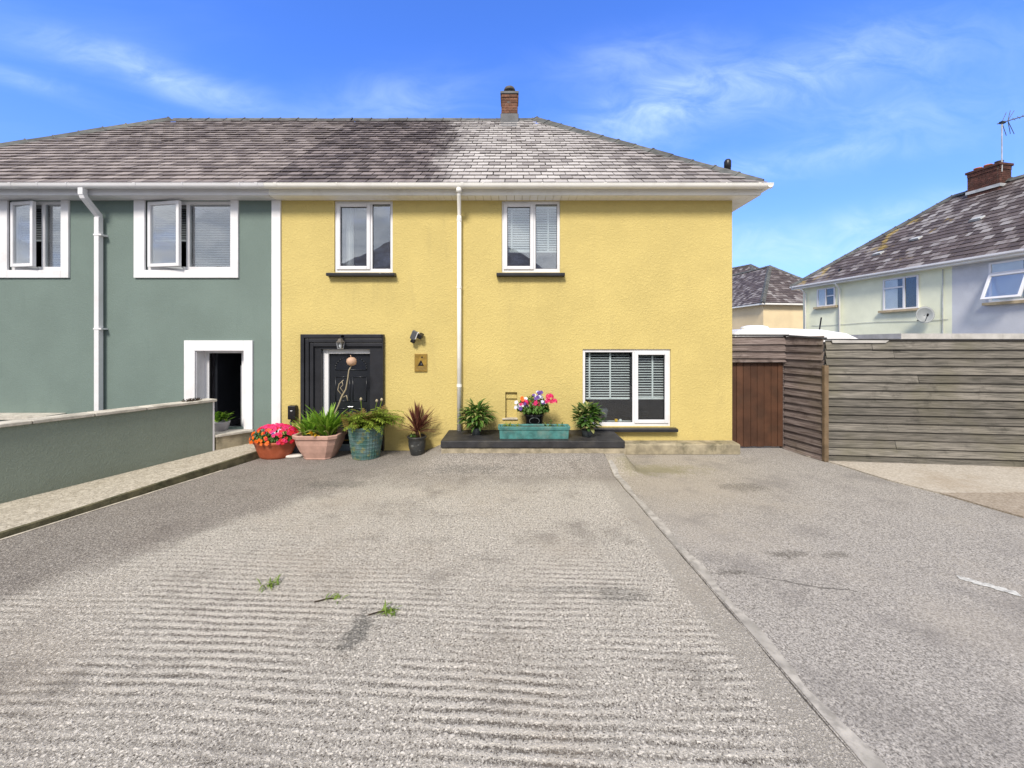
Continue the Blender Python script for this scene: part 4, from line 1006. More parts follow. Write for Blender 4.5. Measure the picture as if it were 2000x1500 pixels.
hd.lathe([(.03, -.07), (.07, -.05), (.088, .0), (.08, .05), (.045, .078), (.01, .085)], hc, 16, 1, 1, lambda q, z: 1 + .07 * math.sin(9 * q + z * 40))
hd.tube([hc + Vector((-.01, 0, .08)), hc + Vector((-.02, 0, .12))], .008, 5); hd.build('seed_head', 'dry_head', t, smooth=True)

# woven blue-green basket planter with ferny plant
C = Vector((-2.69, 7.27, 0)); t = thing('basket_planter', 'blue-green basket-weave ceramic planter with arching ferny leaves', 'planter', C)
def bw(q, z): return 1 + .011 * math.sin(q * 34) + (.012 if (int(z / .0175) % 4) == 0 else -.004)
prof = [(.225, .0)] + [(.235 + .075 * (z / .54) ** .8, z) for z in [.008 + .0175 * i for i in range(31)]] + [(.325, .555), (.332, .58), (.315, .59), (.295, .58), (.28, .5)]
MB().lathe(prof, C, 136, 1, 1, lambda q, z: bw(q, z) if z < .55 else 1).build('pot', 'basket_glaze', t)
MB().lathe([(.285, .50), (.29, .52)], C, 18).build('soil', 'soil', t)
rr = random.Random(41)
def frond(L, droop, w, n=11):
    m = MB(); y = z = 0
    for i in range(n):
        tt = i / n; a = droop * tt; y2, z2 = y + math.sin(a) * L / n, z + math.cos(a) * L / n
        m.add([(-.004, y, z), (.004, y, z), (.003, y2, z2), (-.003, y2, z2)], [(0, 1, 2, 3)])
        lw_ = w * math.sin(math.pi * (.15 + .85 * tt)) ** .7; dv = Vector((0, math.sin(a), math.cos(a)))
        if i > 1:
            for s_ in (-1, 1):
                b_ = Vector((0, y, z)); tip = b_ + Vector((s_ * lw_, 0, 0)) + dv * (L / n * 1.1) + Vector((0, .0, -.010)); md = (b_ + tip) / 2
                m.add([b_ + dv * (-L / n * .05), md - dv * L / n * .45, tip, md + dv * L / n * .42], [(0, 1, 2, 3)])
        y, z = y2, z2
    return m
fr_m = [frond(.50, 1.9, .085).mesh('frond', 'leaf_fern'), frond(.40, 1.5, .075).mesh('frond', 'leaf_fern'), frond(.36, .9, .06).mesh('frond', 'leaf_rust'), frond(.62, 1.8, .09).mesh('frond', 'leaf_fern')]
for i in range(150):
    b_ = C + Vector((rr.gauss(.02, .14), rr.gauss(0, .11), .52)); az = rr.uniform(0, 6.28)
    inst('frond', fr_m[rr.choice((0, 1, 1, 2, 0))], place(b_, az, rr.uniform(.0, .75), rr.uniform(.8, 1.35)), t)
for az, ti, sc in ((-1.5, .45, 1.05), (-1.75, .55, 1.1), (-1.3, .6, .95), (1.5, .6, .9), (1.75, .75, .8), (-1.6, .7, 1.), (-1.45, .3, 1.2), (-1.65, .5, 1.2), (-1.9, .35, 1.05), (-1.55, .62, 1.15)): inst('frond', fr_m[3], place(C + Vector((.12 if az < 0 else -.1, -.05, .54)), az, ti, sc), t)
for (x, h, md) in ((.21, 1.02, .10), (.30, 1.04, .10), (-.08, 1.05, .0)):
    sk = MB().tube([C + Vector((x * .5, -.02, .5)), C + Vector((x * .8, -.04, .8)), C + Vector((x, -.04, h))], .008, 6); sk.build('stalk', 'leaf_fern', t)
    m = MB(); m.lathe([(.01, 0), (.024, .02), (.024, .04), (.008, .06)], C + Vector((x, -.04, h - .01)), 8); m.build('bud', 'dry_stalk', t, smooth=True)
bm_ = blade(.15, .07, .8).mesh('leaf', 'leaf_fern')
for i in range(16): inst('leaf', bm_, place(C + Vector((.21 + rr.gauss(0, .03), -.04, .62 + .3 * rr.random())), rr.uniform(0, 6.3), rr.uniform(.4, 1.3), rr.uniform(.6, 1.1)), t)

# cordyline in the dark pot
C = Vector((-1.79, 7.44, 0)); t = thing('cordyline_pot', 'spiky dark red cordyline in a black glazed pot', 'potted plant', C)
MB().lathe([(.115, 0), (.12, .01), (.13, .06), (.158, .16), (.163, .26), (.155, .30), (.185, .33), (.19, .35), (.175, .352), (.15, .32)], C, 30).build('pot', 'dark_pot', t, smooth=True)
MB().lathe([(.15, .315), (.155, .325)], C, 16).build('soil', 'soil', t)
m = MB(); m.lathe([(.04, 0), (.035, .08), (.03, .14)], C + Vector((0, 0, .31)), 10); m.build('stem', 'leaf_red', t, smooth=True)
rr = random.Random(51); mes = [blade(.50, .030, d_, 6, .5).mesh('leaf', 'leaf_red') for d_ in (.12, .35, .6)] + [blade(.46, .026, 1.9, 7, .4).mesh('leaf', 'leaf_rust')]
for i in range(80):
    ti = abs(rr.gauss(0, .52)); inst('leaf', mes[min(2, int(ti * 3.2))], place(C + Vector((rr.gauss(0, .012), rr.gauss(0, .012), .40 + rr.uniform(0, .08))), rr.uniform(0, 6.28), min(ti, 1.3), rr.uniform(.8, 1.15)), t)
for i in range(22): inst('leaf', mes[3 if i % 3 == 0 else 2], place(C + Vector((0, 0, .42)), rr.uniform(0, 6.28), rr.uniform(.75, 1.4), rr.uniform(.7, 1.0)), t)
leafmass(t, 'leaf_mid', C + Vector((-.05, -.06, .36)), .08, .06, .05, 70, .016, 9, 'ground_cover')
for (x, z, r_) in ((-.05, .19, .032), (.06, .21, .02), (.08, .10, .014), (.02, .09, .012)):
    y_ = -math.sqrt(.160 ** 2 - x * x) if z > .15 else -math.sqrt(.142 ** 2 - x * x)
    m = MB(); m.lathe([(r_, 0), (r_ * .7, .006)], (0, 0, 0), 10, 1, .75); q = Vector((x, y_, 0)).normalized().to_track_quat('Z', 'Y').to_matrix(); m.v = [tuple(C + Vector((x, y_ - .002, z)) + q @ Vector(v)) for v in m.v]; m.build('glaze_motif', 'ridge_tile', t)

# leafy pots on the black slab
def bushy(C, label, leafset, n, rad, hgt, L, w, seed, potmat, droop, prof):
    t = thing('bushy_plant', label, 'potted plant', C); MB().lathe(prof, C, 24).build('pot', potmat, t, smooth=True)
    rr = random.Random(seed); zt = prof[-1][1]; MB().lathe([(.08, zt - .03), (.085, zt - .02)], C, 14).build('soil', 'soil', t)
    mes = [blade(L * s_, w, d_, 5, .3).mesh('leaf', m_) for s_, d_, m_ in zip((1, .8, 1.1, .9), droop, leafset)]
    sk = MB()
    for i in range(16):
        a = rr.uniform(0, 6.28); sk.tube([C + Vector((0, 0, zt - .02)), C + Vector((math.cos(a) * rad * .35, math.sin(a) * rad * .35, zt + hgt * .45)), C + Vector((math.cos(a) * rad * .6, math.sin(a) * rad * .6, zt + hgt * .75))], .006, 5)
    sk.build('stems', 'leaf_mid', t)
    for i in range(n):
        d_ = Vector((rr.gauss(0, 1), rr.gauss(0, 1), rr.gauss(0, 1))).normalized(); q = rr.uniform(.35, .85)
        p = C + Vector((d_.x * rad * q, d_.y * rad * q, zt + hgt * .5 + d_.z * hgt * .5 * q)); az = math.atan2(-d_.x, d_.y)
        inst('leaf', rr.choice(mes), place(p, az + rr.uniform(-.5, .5), rr.uniform(.5, 1.5) - d_.z * .4, rr.uniform(.7, 1.15)), t)
    return t
b1 = bushy(Vector((-.665, 7.31, .405)), 'bushy plant with long drooping leaves in small slate-grey pot beside the downpipe', ('leaf_mid', 'leaf_mid', 'leaf_pale', 'leaf_dark'), 330, .28, .46, .21, .050, 61, 'slate_pot', (1.1, 1.5, 1.3, .9), [(.075, 0), (.09, .10), (.10, .12), (.085, .12)])
rr = random.Random(6); mes = blade(.26, .016, .9).mesh('leaf', 'leaf_mid')
for i in range(6): inst('leaf', mes, place(Vector((-.665 + rr.gauss(0, .08), 7.31, .88)), rr.uniform(0, 6.2), rr.uniform(0, .5), rr.uniform(.7, 1)), b1)
b2 = bushy(Vector((1.36, 7.16, .405)), 'bushy glossy-leaved plant in square grey pot before the ground-floor window', ('leaf_dark', 'leaf_mid', 'leaf_dark', 'leaf_pale'), 320, .29, .50, .16, .070, 62, 'slate_pot', (.8, 1.2, 1.0, 1.0), [(.085, 0), (.10, .10), (.105, .12), (.09, .12)])

# turquoise trough
C = Vector((.39, 7.05, .405)); t = thing('trough_planter', 'weathered turquoise trough planter on the black slab', 'planter', C)
def rect_ring(hx, hy, z): return [(C.x - hx, C.y - hy, C.z + z), (C.x + hx, C.y - hy, C.z + z), (C.x + hx, C.y + hy, C.z + z), (C.x - hx, C.y + hy, C.z + z)]
m = MB(); rings = [(.605, .10, 0), (.612, .105, .15), (.628, .118, .165), (.64, .125, .215), (.63, .118, .225), (.60, .095, .22), (.59, .09, .16)]
for r_ in rings: m.v += rect_ring(*r_)
for i in range(len(rings) - 1):
    for k_ in range(4): m.f.append((i * 4 + k_, i * 4 + (k_ + 1) % 4, (i + 1) * 4 + (k_ + 1) % 4, (i + 1) * 4 + k_))
m.f += [(3, 2, 1, 0), tuple(range(24, 28))]; m.build('trough', 'turquoise', t, bevel=.012)
MB().box(C.x - .57, C.x + .57, C.y - .085, C.y + .085, C.z + .161, C.z + .195).build('soil', 'soil', t)
rr = random.Random(71); mes = [blade(.12, .022, .9).mesh('leaf', 'leaf_fern'), blade(.10, .035, 1.2).mesh('leaf', 'leaf_mid')]
for i in range(60):
    x = rr.choice((rr.uniform(-.56, -.25), rr.uniform(-.56, -.25), rr.uniform(.2, .55))); inst('leaf', mes[0 if x < 0 else rr.choice((0, 1))], place(C + Vector((x, rr.uniform(-.05, .07), .19)), rr.uniform(0, 6.28), rr.uniform(.1, 1.0), rr.uniform(.5, .9)), t)
for x, h in ((.30, .30), (.50, .25)):
    MB().tube([C + Vector((x, 0, .19)), C + Vector((x + .01, 0, h))], .004, 5).build('stalk', 'leaf_dark', t)
    for i in range(7): inst('leaf', mes[1], place(C + Vector((x + .01, 0, h - .03 * rr.random())), rr.uniform(0, 6.28), rr.uniform(.3, 1.3), .5), t)

# black pot of mixed flowers
C = Vector((.41, 7.38, .405)); t = thing('flower_pot', 'black pot of pink and white flowers behind the turquoise trough', 'flower pot', C)
MB().lathe([(.13, 0), (.135, .01), (.18, .33), (.195, .34), (.195, .38), (.18, .385), (.17, .35)], C, 30).build('pot', 'black_plastic', t, smooth=True)
m = MB(); m.tube([C + Vector((math.sin(a) * .09, -.185, .27 + math.cos(a) * .06)) for a in [(-2.4 + .3 * k_) for k_ in range(17)]], .006, 6); m.build('handle', 'slate_pot', t, smooth=True)
leafmass(t, 'leaf_mid', C + Vector((-.02, -.02, .47)), .32, .26, .25, 950, .030, 15)
rr = random.Random(81); clp = flower('cluster').mesh('flower', 'petal_pink')
for (x, z, s_) in ((-.17, .60, .075), (.03, .58, .085), (.28, .70, .085), (.36, .62, .07), (.25, .62, .07), (-.24, .56, .05)): inst('flower', clp, Matrix.Translation(C + Vector((x, -.16, z))) @ Matrix.Scale(s_, 4), t)
for (cx, cz, n_, ks) in ((-.24, .56, 10, ('petal_white', 'petal_purple')), (.06, .72, 13, ('petal_white', 'petal_purple', 'petal_white')), (.14, .62, 8, ('petal_white', 'petal_purple')), (-.13, .66, 6, ('petal_orange', 'petal_white'))):
    for i in range(n_):
        p = C + Vector((cx + rr.gauss(0, .045), -.16 + rr.gauss(0, .05), cz + rr.gauss(0, .04))); inst('flower', fl[rr.choice(ks)], Matrix.Translation(p) @ facing(p, C + Vector((0, 0, .4)), rr, .8) @ Matrix.Scale(rr.uniform(.028, .042), 4), t)
for i in range(7):
    p = C + Vector((.22 + rr.gauss(0, .03), -.18, .53 + rr.gauss(0, .03))); inst('leaf', bpy.data.meshes['leaf'] if False else mes[1], place(p, rr.uniform(2, 4.4), rr.uniform(.3, 1.3), .7), t)

# pot in the green house doorway
C = Vector((-5.63, 7.60, .418)); t = thing('doorway_plant', 'small leafy plant in a grey pot on the step of the open door', 'potted plant', C)
MB().lathe([(.12, 0), (.13, .01), (.165, .15), (.17, .17), (.15, .17)], C, 22).build('pot', 'grey_pot', t, smooth=True)
rr = random.Random(91); mes = [blade(.17, .045, .8).mesh('leaf', 'leaf_bright'), blade(.14, .05, 1.1).mesh('leaf', 'leaf_mid')]
for i in range(85): inst('leaf', rr.choice(mes), place(C + Vector((rr.gauss(0, .06), rr.gauss(0, .05), .16 + .13 * rr.random())), rr.uniform(0, 6.28), rr.uniform(.1, 1.1), rr.uniform(.6, 1.1)), t)

# things on the inside window sill
lp = thing('desk_lamp', 'grey desk lamp standing inside the ground-floor window', 'lamp', (1.78, F + .42, .49))
m = MB(); m.lathe([(.13, 0), (.12, .02), (.05, .12), (.03, .14)], (0, 0, 0), 18); rot = Matrix.Translation((1.85, F + .40, .66)) @ Matrix.Rotation(R(50), 4, 'Y'); m.v = [tuple(rot @ Vector(v)) for v in m.v]; m.build('shade', 'grey_lens', lp, smooth=True)
MB().tube([(1.78, F + .42, .49), (1.72, F + .42, .62), (1.85, F + .42, .74)], .012, 8).build('arm', 'steel', lp)
MB().lathe([(.07, 0), (.07, .02)], (1.78, F + .42, .485), 16).build('base', 'grey_lens', lp)
MB().box(GW[0] + .0, GW[1] - .0, F + .102, F + .55, GW[2] + .0, GW[2] + .012).build('inner_sill', 'blind', w3)
jr = thing('window_jar', 'small white jar inside the ground-floor window', 'jar', (2.2, F + .3, .49)); MB().lathe([(.03, 0), (.035, .01), (.03, .06), (.02, .075)], (2.2, F + .3, GW[2] + .013), 14).build('body', 'blind', jr, smooth=True)
bx_ = MB().box(2.09, 2.14, F + .28, F + .33, GW[2] + .013, GW[2] + .09); tag(bx_.build('small_carton', 'yellow_flower', bevel=.004), 'small yellow carton inside the ground-floor window', 'carton')

# weeds in the slab
for i, (x, y, n_, s_, lab) in enumerate(((-2.09, 3.40, 26, .10, 'bright grass tuft growing alone from the concrete, nearest the path'), (-1.45, 3.22, 12, .08, 'thin straggling weed with a bare stem in the concrete'), (-.96, 3.07, 30, .10, 'dense bright green grass tuft beside the dark oily stain'))):
    C = Vector((x, y, 0)); t = thing('grass_tuft', lab, 'weed', C, 'weeds in the concrete drive'); rr = random.Random(100 + i)
    mes = [blade(s_, .012, d_, 4).mesh('blade', 'grass_weed') for d_ in (.7, 1.3, 1.8)]
    for k_ in range(n_): inst('blade', rr.choice(mes), place(C + Vector((rr.gauss(0, .035), rr.gauss(0, .02), 0)), rr.uniform(0, 6.28), rr.uniform(.3, 1.35), rr.uniform(.6, 1.15)), t)
    if i: MB().tube([C, C + Vector((-.06, -.02, .012)), C + Vector((-.14, -.05, .006))], .005, 5).build('root', 'soil', t)

# ------------------------------------------------------------------ gate and fences
gt_ = thing('side_gate', 'brown stained plank gate between the yellow house and the fence', 'gate', (4.95, 7.9, 0)); rr = random.Random(111)
x = 4.34; wds = [.14, .13, .15, .13, .14, .14, .13, .12]; z1g = CAMZ + (672 - 708) / 770 * 7.86
for i, w in enumerate(wds):
    MB().box(x + .004, x + w - .003, 7.86 + rr.uniform(-.004, .006), 7.90, .03 + rr.uniform(0, .015), z1g + rr.uniform(-.012, .008)).build('plank', 'gate_wood', gt_, bevel=.004); x += w
MB().box(5.395, 5.47, 7.845, 7.95, 0, 2.2).build('jamb', 'board_brown', gt_); MB().box(4.31, 5.395, 7.905, 7.96, z1g - .12, 2.22).build('lintel', 'board_brown', gt_)
for z in (.3, .95, 1.5): MB().box(4.36, 5.40, 7.901, 7.94, z, z + .09).build('rail', 'gate_wood', gt_)
def fence(name, label, a, b, ztop, nb, bh, mat, seed, zb=.0, joints=(), z_end=None):
    a, b = Vector(a), Vector(b); t = thing(name, label, 'fence', (a + b) / 2, None); rr = random.Random(seed); d_ = (b - a); L = d_.length; d_.normalize(); nrm = Vector((d_.y, -d_.x, 0))
    if nrm.y > 0 and abs(nrm.y) > .3: nrm = -nrm
    if abs(nrm.y) <= .3 and nrm.x > 0: nrm = -nrm
    cutsx = [0, *joints, L]
    for i in range(nb):
        z1 = ztop - i * bh; z0 = max(zb, z1 - bh - .018)
        if z1 - z0 < .03: continue
        js = [j + rr.uniform(-.5, .9) for j in joints if rr.random() < .22]; cutsx = [0, *js, L]
        for c, (p, q) in enumerate(zip(cutsx, cutsx[1:])):
            s0, s1 = a + d_ * (p + .003), a + d_ * (q - .003); j0, j1 = rr.uniform(-.005, .005), rr.uniform(-.005, .005); bow = rr.uniform(0, .008)
            lo_, hi_ = .048 + bow, .010; n_ = 8; m = MB(); vs = []
            for k_ in range(n_ + 1):
                tt = k_ / n_; s_ = s0.lerp(s1, tt); jj = j0 + (j1 - j0) * tt; wv = mnoise.noise(Vector((tt * 4 + i * 7.7, seed, c))) * .0035
                vs += [s_ + nrm * (lo_ + wv) + Vector((0, 0, z0 + jj + wv)), s_ + nrm * (lo_ - .014) + Vector((0, 0, z0 + jj)), s_ + nrm * (hi_ - .010) + Vector((0, 0, z1 + jj)), s_ + nrm * (hi_ + wv * .3) + Vector((0, 0, z1 + jj))]
            fs = [tuple(k_ * 4 + e for e in f) for k_ in range(n_) for f in ((0, 4, 7, 3), (3, 7, 6, 2), (2, 6, 5, 1), (1, 5, 4, 0))] + [(0, 3, 2, 1), (n_ * 4, n_ * 4 + 1, n_ * 4 + 2, n_ * 4 + 3)]
            m.add(vs, fs).build('board', mat, t)
    return t, a, b, d_, nrm
GP0, GP1, GP2, GP3 = (4.335, 7.83, 0), (5.44, 7.83, 0), (5.575, 7.03, 0), (9.6, 6.56, 0)
f1, *_ = fence('board_fence', 'brown weathered boards bridging the gap over the side gate', GP0, (5.44, 7.83, 0), 2.235, 4, .14, 'board_brown', 121, zb=z1g + .01)
MB().box(4.34, 5.46, 7.77, 7.88, 2.24, 2.27).build('felt_cap', 'felt', f1)
f2, a, b_, d_, nr = fence('board_fence', 'short return of brown weathered overlapping boards beside the side gate', GP1, GP2, 2.225, 16, .14, 'board_brown', 122)
MB().prism([a + nr * .06 + Vector((0, 0, 2.235)), b_ + nr * .06 + Vector((0, 0, 2.17)), b_ - nr * .05 + Vector((0, 0, 2.17)), a - nr * .05 + Vector((0, 0, 2.235))], (0, 0, .028)).build('felt_cap', 'felt', f2)
f3, a, b_, d_, nr = fence('board_fence', 'long grey-green weathered fence of overlapping horizontal boards', GP2, GP3, 2.15, 15, .1435, 'board_grey', 123, joints=(1.12, 3.1))
MB().prism([a + nr * .05 + Vector((0, 0, 2.152)), b_ + nr * .05 + Vector((0, 0, 2.14)), b_ - nr * .05 + Vector((0, 0, 2.14)), a - nr * .05 + Vector((0, 0, 2.152))], (0, 0, .022)).build('felt_cap', 'felt', f3)
MB().prism([a + d_ * .10 + nr * .045 + Vector((0, 0, 2.10)), a + d_ * .95 + nr * .045 + Vector((0, 0, 2.10)), a + d_ * 1.0 + nr * .05 + Vector((0, 0, 2.145)), a + d_ * .08 + nr * .05 + Vector((0, 0, 2.15))], nr * .006).build('batten', 'shed_grey', f3)
m = MB().box(GP2[0] - .055, GP2[0] + .02, GP2[1] - .07, GP2[1] - .01, 0, 1.70); m.build('post', 'post_wood', f2, bevel=.006)
MB().box(GP2[0] - .02, GP2[0] + .05, GP2[1] + .01, GP2[1] + .08, 0, 2.12).build('post', 'felt', f3)

# ------------------------------------------------------------------ caravan and shed behind the fence
cv_ = thing('caravan', 'white caravan roof showing above the fence', 'caravan', (6.9, 10.6, 0))
pr = [(5.38, 1.0), (5.30, 1.7), (5.36, 2.30), (5.50, 2.42), (5.9, 2.465), (6.6, 2.46), (7.5, 2.43), (8.1, 2.34), (8.55, 2.14), (8.75, 1.7), (8.8, 1.0), (8.65, .4), (5.5, .4)]
m = MB(); m.prism([(x, 9.5, z) for x, z in pr], (0, 2.2, 0)); m.build('body', 'caravan_white', cv_, bevel=.06)
m = MB(); m.lathe([(.32, 0), (.34, .03), (.30, .07), (.18, .10)], (6.15, 10.0, 2.45), 20, 1, .8); m.build('roof_vent', 'caravan_white', cv_, smooth=True)
m = MB(); m.tube([(5.45, 9.45, .9), (8.3, 9.45, .9)], .02, 6); m.build('trim', 'grey_lens', cv_)
for x in (6.6, 7.1):
    m = MB(); m.tube([(x, 9.45, .32), (x, 9.62, .32)], .3, 20); m.build('wheel', 'black_plastic', cv_)
sd_ = thing('flat_shed', 'flat-roofed shed with pale grey fascia behind the long fence', 'shed', (13, 12, 0))
MB().box(10.95, 15.0, 11.1, 13.2, 0, 2.2).build('wall', 'shed_grey', sd_)
for i in range(3): MB().box(10.86 + i * 1.42, 10.86 + (i + 1) * 1.42 - .006, 11.0, 13.3, 2.2, 2.375).build('fascia_panel', 'shed_grey', sd_)
MB().tube([(7.96, 10.3, 2.0), (8.16, 10.4, 2.78)], .018, 6).build('pole', 'black_plastic')
tag(bpy.data.objects['pole'], 'thin dark leaning pole sticking up beyond the caravan', 'pole')

# ------------------------------------------------------------------ generic hipped semi in its own frame
def hip_house(root, O, u, length, depth, wallm, slm, zoff=0., ze=4.9, rise=3.47, oh=.36, half=None, gauge=.26, sw=.27, limit=0, vis=None, seed=1, detail=True, hips=(True, True), long_only=False):
    """O: wall corner, u along the front wall; v into the house; returns frame"""
    O = Vector(O); u = Vector(u).normalized(); v = Vector((-u.y, u.x, 0))
    if root.get('flip'): v = -v
    P = lambda a, b_, z: O + u * a + v * b_ + Vector((0, 0, z + zoff))
    m = MB(); c = [P(0, 0, 0), P(length, 0, 0), P(length, depth, 0), P(0, depth, 0)]; m.prism(c, (0, 0, ze)); m.build('wall', wallm, root)
    rr_ = depth / 2 + oh; e0, e1 = (-oh, length + oh)
    ra, rb = (depth / 2 if hips[0] else 0), (length - depth / 2 if hips[1] else length)
    if not hips[0]: e0 = 0
    if not hips[1]: e1 = length
    zt = ze + .14
    E = [P(e0, -oh, zt), P(e1, -oh, zt), P(e1, depth + oh, zt), P(e0, depth + oh, zt)]; Rg = [P(ra, depth / 2, zt + rise), P(rb, depth / 2, zt + rise)]
    m = MB(); m.add(E + Rg, [(0, 1, 5, 4), (2, 3, 4, 5), (1, 2, 5), (3, 0, 4)]); rf = m.build('roof', slm, root)
    m = MB(); m.prism([P(e0, -oh, ze), P(e1, -oh, ze), P(e1, depth + oh, ze), P(e0, depth + oh, ze)], (0, 0, .13)); m.build('eaves', 'cream_pvc', root)
    sl_ = math.hypot(rr_, rise)
    def run(org, ax, up, w, kl, kr, seed_):
        ax, up = Vector(ax).normalized(), Vector(up).normalized()
        ed = [(0, 1, sl_)]; ed.append((-1, kl, .02)); ed.append((1, kr, w + .02))
        slates(rf, slm, org, ax, up, w, sl_, ed, gauge, sw, limit, vis or (lambda p: True), seed_)
    upv = (v * rr_ + Vector((0, 0, rise)))
    run(E[0], u, upv, (E[1] - E[0]).length, rr_ / sl_ if hips[0] else 0, rr_ / sl_ if hips[1] else 0, seed)
    return P, rf, E, Rg, u, v, sl_
# mint and lilac semi on the right: front wall runs away from the camera
uR = Vector((.177, -.984, 0)).normalized(); vR = Vector((.984, .177, 0))
def right_pt(t, dz=0): return Vector((14.95, 20.25, 0)) + uR * t
mh = thing('mint_house', 'pale mint-green rendered house with mossy slate roof behind the fence', 'house', right_pt(0))
LM = 6.0
def right_house(root, wallm, a0, a1, hip0, hip1, slm, seed, limit):
    O = right_pt(a0); L = a1 - a0; dep = 7.5; oh = .36; ze = 4.9; rise = 3.47; zt = ze + .13
    P = lambda a, b_, z: O + uR * a + vR * b_ + Vector((0, 0, z))
    MB().prism([P(0, 0, 0), P(L, 0, 0), P(L, dep, 0), P(0, dep, 0)], (0, 0, ze)).build('wall', wallm, root)
    e0 = -oh if hip0 else 0; e1 = L + oh if hip1 else L; h = dep / 2 + oh; ra = dep / 2 if hip0 else 0; rb = L - dep / 2 if hip1 else L
    E = [P(e0, -oh, zt), P(e1, -oh, zt), P(e1, dep + oh, zt), P(e0, dep + oh, zt)]; Rg = [P(ra, dep / 2, zt + rise), P(rb, dep / 2, zt + rise)]
    rf = MB().add(E + Rg, [(0, 1, 5, 4)[::-1], (2, 3, 4, 5), (1, 2, 5), (3, 0, 4)]).build('roof', slm, root)
    MB().prism([P(e0, -oh + .03, ze + .0), P(e1, -oh + .03, ze), P(e1, dep, ze), P(e0, dep, ze)], (0, 0, .12)).build('eaves', 'cream_pvc', root)
    g_ = MB(); pr_ = [(-.06, .03), (-.055, -.03), (-.03, -.055), (.0, -.06), (.03, -.055), (.05, .03)]
    g_.prism([P(e0, -oh - .03 + q, zt + .0 + z) for q, z in pr_], uR * (e1 - e0)); g_.build('gutter', 'white_pvc', root)
    sl_ = math.hypot(h, rise); up = (vR * h + Vector((0, 0, rise))) / sl_; k_ = h / sl_; w = e1 - e0
    # eave axis chosen so that the plane normal points outwards
    org = E[0]; ax = uR
    slates(rf, slm, org, ax, up, w, sl_, [(0, 1, sl_), (-1, k_ if hip0 else 0, .01), (1, k_ if hip1 else 0, w + .01)], .26, .27, limit, lambda p: p.x < 1.33 * p.y, seed)
    if hip0: ridge_run(rf, E[0] + Vector((0, 0, .02)), Rg[0], 13, seed=seed)
    ridge_run(rf, Rg[0], Rg[1], max(2, int((Rg[1] - Rg[0]).length / .45)), seed=seed + 1)
    return P, rf, E, Rg
Pm, rfm, Em, Rm = right_house(mh, 'mint_render', 0, LM, True, False, 'slate_mint', 131, 300)
lh = thing('lilac_house', 'pale lilac-grey rendered house with an open top-hung window behind the fence', 'house', right_pt(LM))
Pl, rfl, El, Rl = right_house(lh, 'lilac_render', LM, LM + 9.0, False, True, 'slate_far', 132, 300)
def wall_window(root, t0, t1, z0, z1, bars_, sill=True):
    """window on the right-hand houses; t along uR from the mint corner, facing -vR"""
    Q = lambda t, b_, z: right_pt(t) + vR * b_ + Vector((0, 0, z))
    def bx(m, ta, tb, ba, bb, za, zb): m.hexa([Q(ta, ba, za), Q(tb, ba, za), Q(tb, bb, za), Q(ta, bb, za)], [Q(ta, ba, zb), Q(tb, ba, zb), Q(tb, bb, zb), Q(ta, bb, zb)])
    w = MB(); bx(w, t0 + .03, t1 - .03, -.012, -.004, z0 + .03, z1 - .03); wo_ = w.build('window', 'room', root)
    m = MB(); f_ = .06
    bx(m, t0, t0 + f_, -.05, -.002, z0, z1); bx(m, t1 - f_, t1, -.05, -.002, z0, z1); bx(m, t0 + f_, t1 - f_, -.05, -.002, z0, z0 + f_); bx(m, t0 + f_, t1 - f_, -.05, -.002, z1 - f_, z1)
    for (ta, tb, za, zb) in bars_: bx(m, ta, tb, -.06, -.003, za, zb)
    m.build('frame', 'white_pvc', wo_)
    m = MB(); bx(m, t0 + f_ * .8, t1 - f_ * .8, -.03, -.026, z0 + f_ * .8, z1 - f_ * .8); m.build('pane', 'glass_dim', wo_)
    m = MB(); bx(m, t0 + .05, t0 + (t1 - t0) * .42, -.020, -.014, z0 + .05, z1 - .05); m.build('curtain', 'curtain', wo_)
    if sill:
        m = MB(); bx(m, t0 - .12, t1 + .12, -.14, -.001, z0 - .09, z0); m.build('sill', 'stone_sill', wo_)
    return Q, bx, wo_
wall_window(mh, .80, 1.70, 3.90, 4.78, [(1.22, 1.28, 3.90, 4.78), (1.28, 1.70, 4.36, 4.41)])
wall_window(mh, 3.75, 5.00, 3.48, 4.78, [(4.48, 4.55, 3.48, 4.78), (3.75, 4.48, 4.36, 4.42)])
Q, bx, wl_ = wall_window(lh, 7.00, 8.9, 3.48, 4.82, [(7.0, 8.9, 4.42, 4.48), (7.95, 8.02, 3.48, 4.82)])
# open top-hung sash
m = MB(); ang = R(24); zt_ = 4.40; Ls = .92; t0, t1 = 7.03, 7.96
def S3(t, s_, off): return Q(t, -.06 - math.sin(ang) * s_ - math.cos(ang) * off, zt_ - math.cos(ang) * s_ + math.sin(ang) * off)
for (ta, tb, sa_, sb_) in ((t0, t0 + .07, 0, Ls), (t1 - .07, t1, 0, Ls), (t0 + .07, t1 - .07, 0, .07), (t0 + .07, t1 - .07, Ls - .07, Ls)):
    m.hexa([S3(ta, sa_, 0), S3(tb, sa_, 0), S3(tb, sb_, 0), S3(ta, sb_, 0)], [S3(ta, sa_, .05), S3(tb, sa_, .05), S3(tb, sb_, .05), S3(ta, sb_, .05)])
m.build('open_sash', 'white_pvc', wl_)
m = MB(); m.hexa([S3(t0 + .06, .06, .02), S3(t1 - .06, .06, .02), S3(t1 - .06, Ls - .06, .02), S3(t0 + .06, Ls - .06, .02)], [S3(t0 + .06, .06, .026), S3(t1 - .06, .06, .026), S3(t1 - .06, Ls - .06, .026), S3(t0 + .06, Ls - .06, .026)]); m.build('pane', 'glass', wl_)
for t_, zb_ in ((.20, .1), (1.95, .1)):
    m = MB(); m.tube([Q(t_, -.33, 4.9), Q(t_, -.09, 4.65), Q(t_, -.09, zb_)], .04, 8); m.build('downpipe', 'cream_pvc', mh, smooth=True)
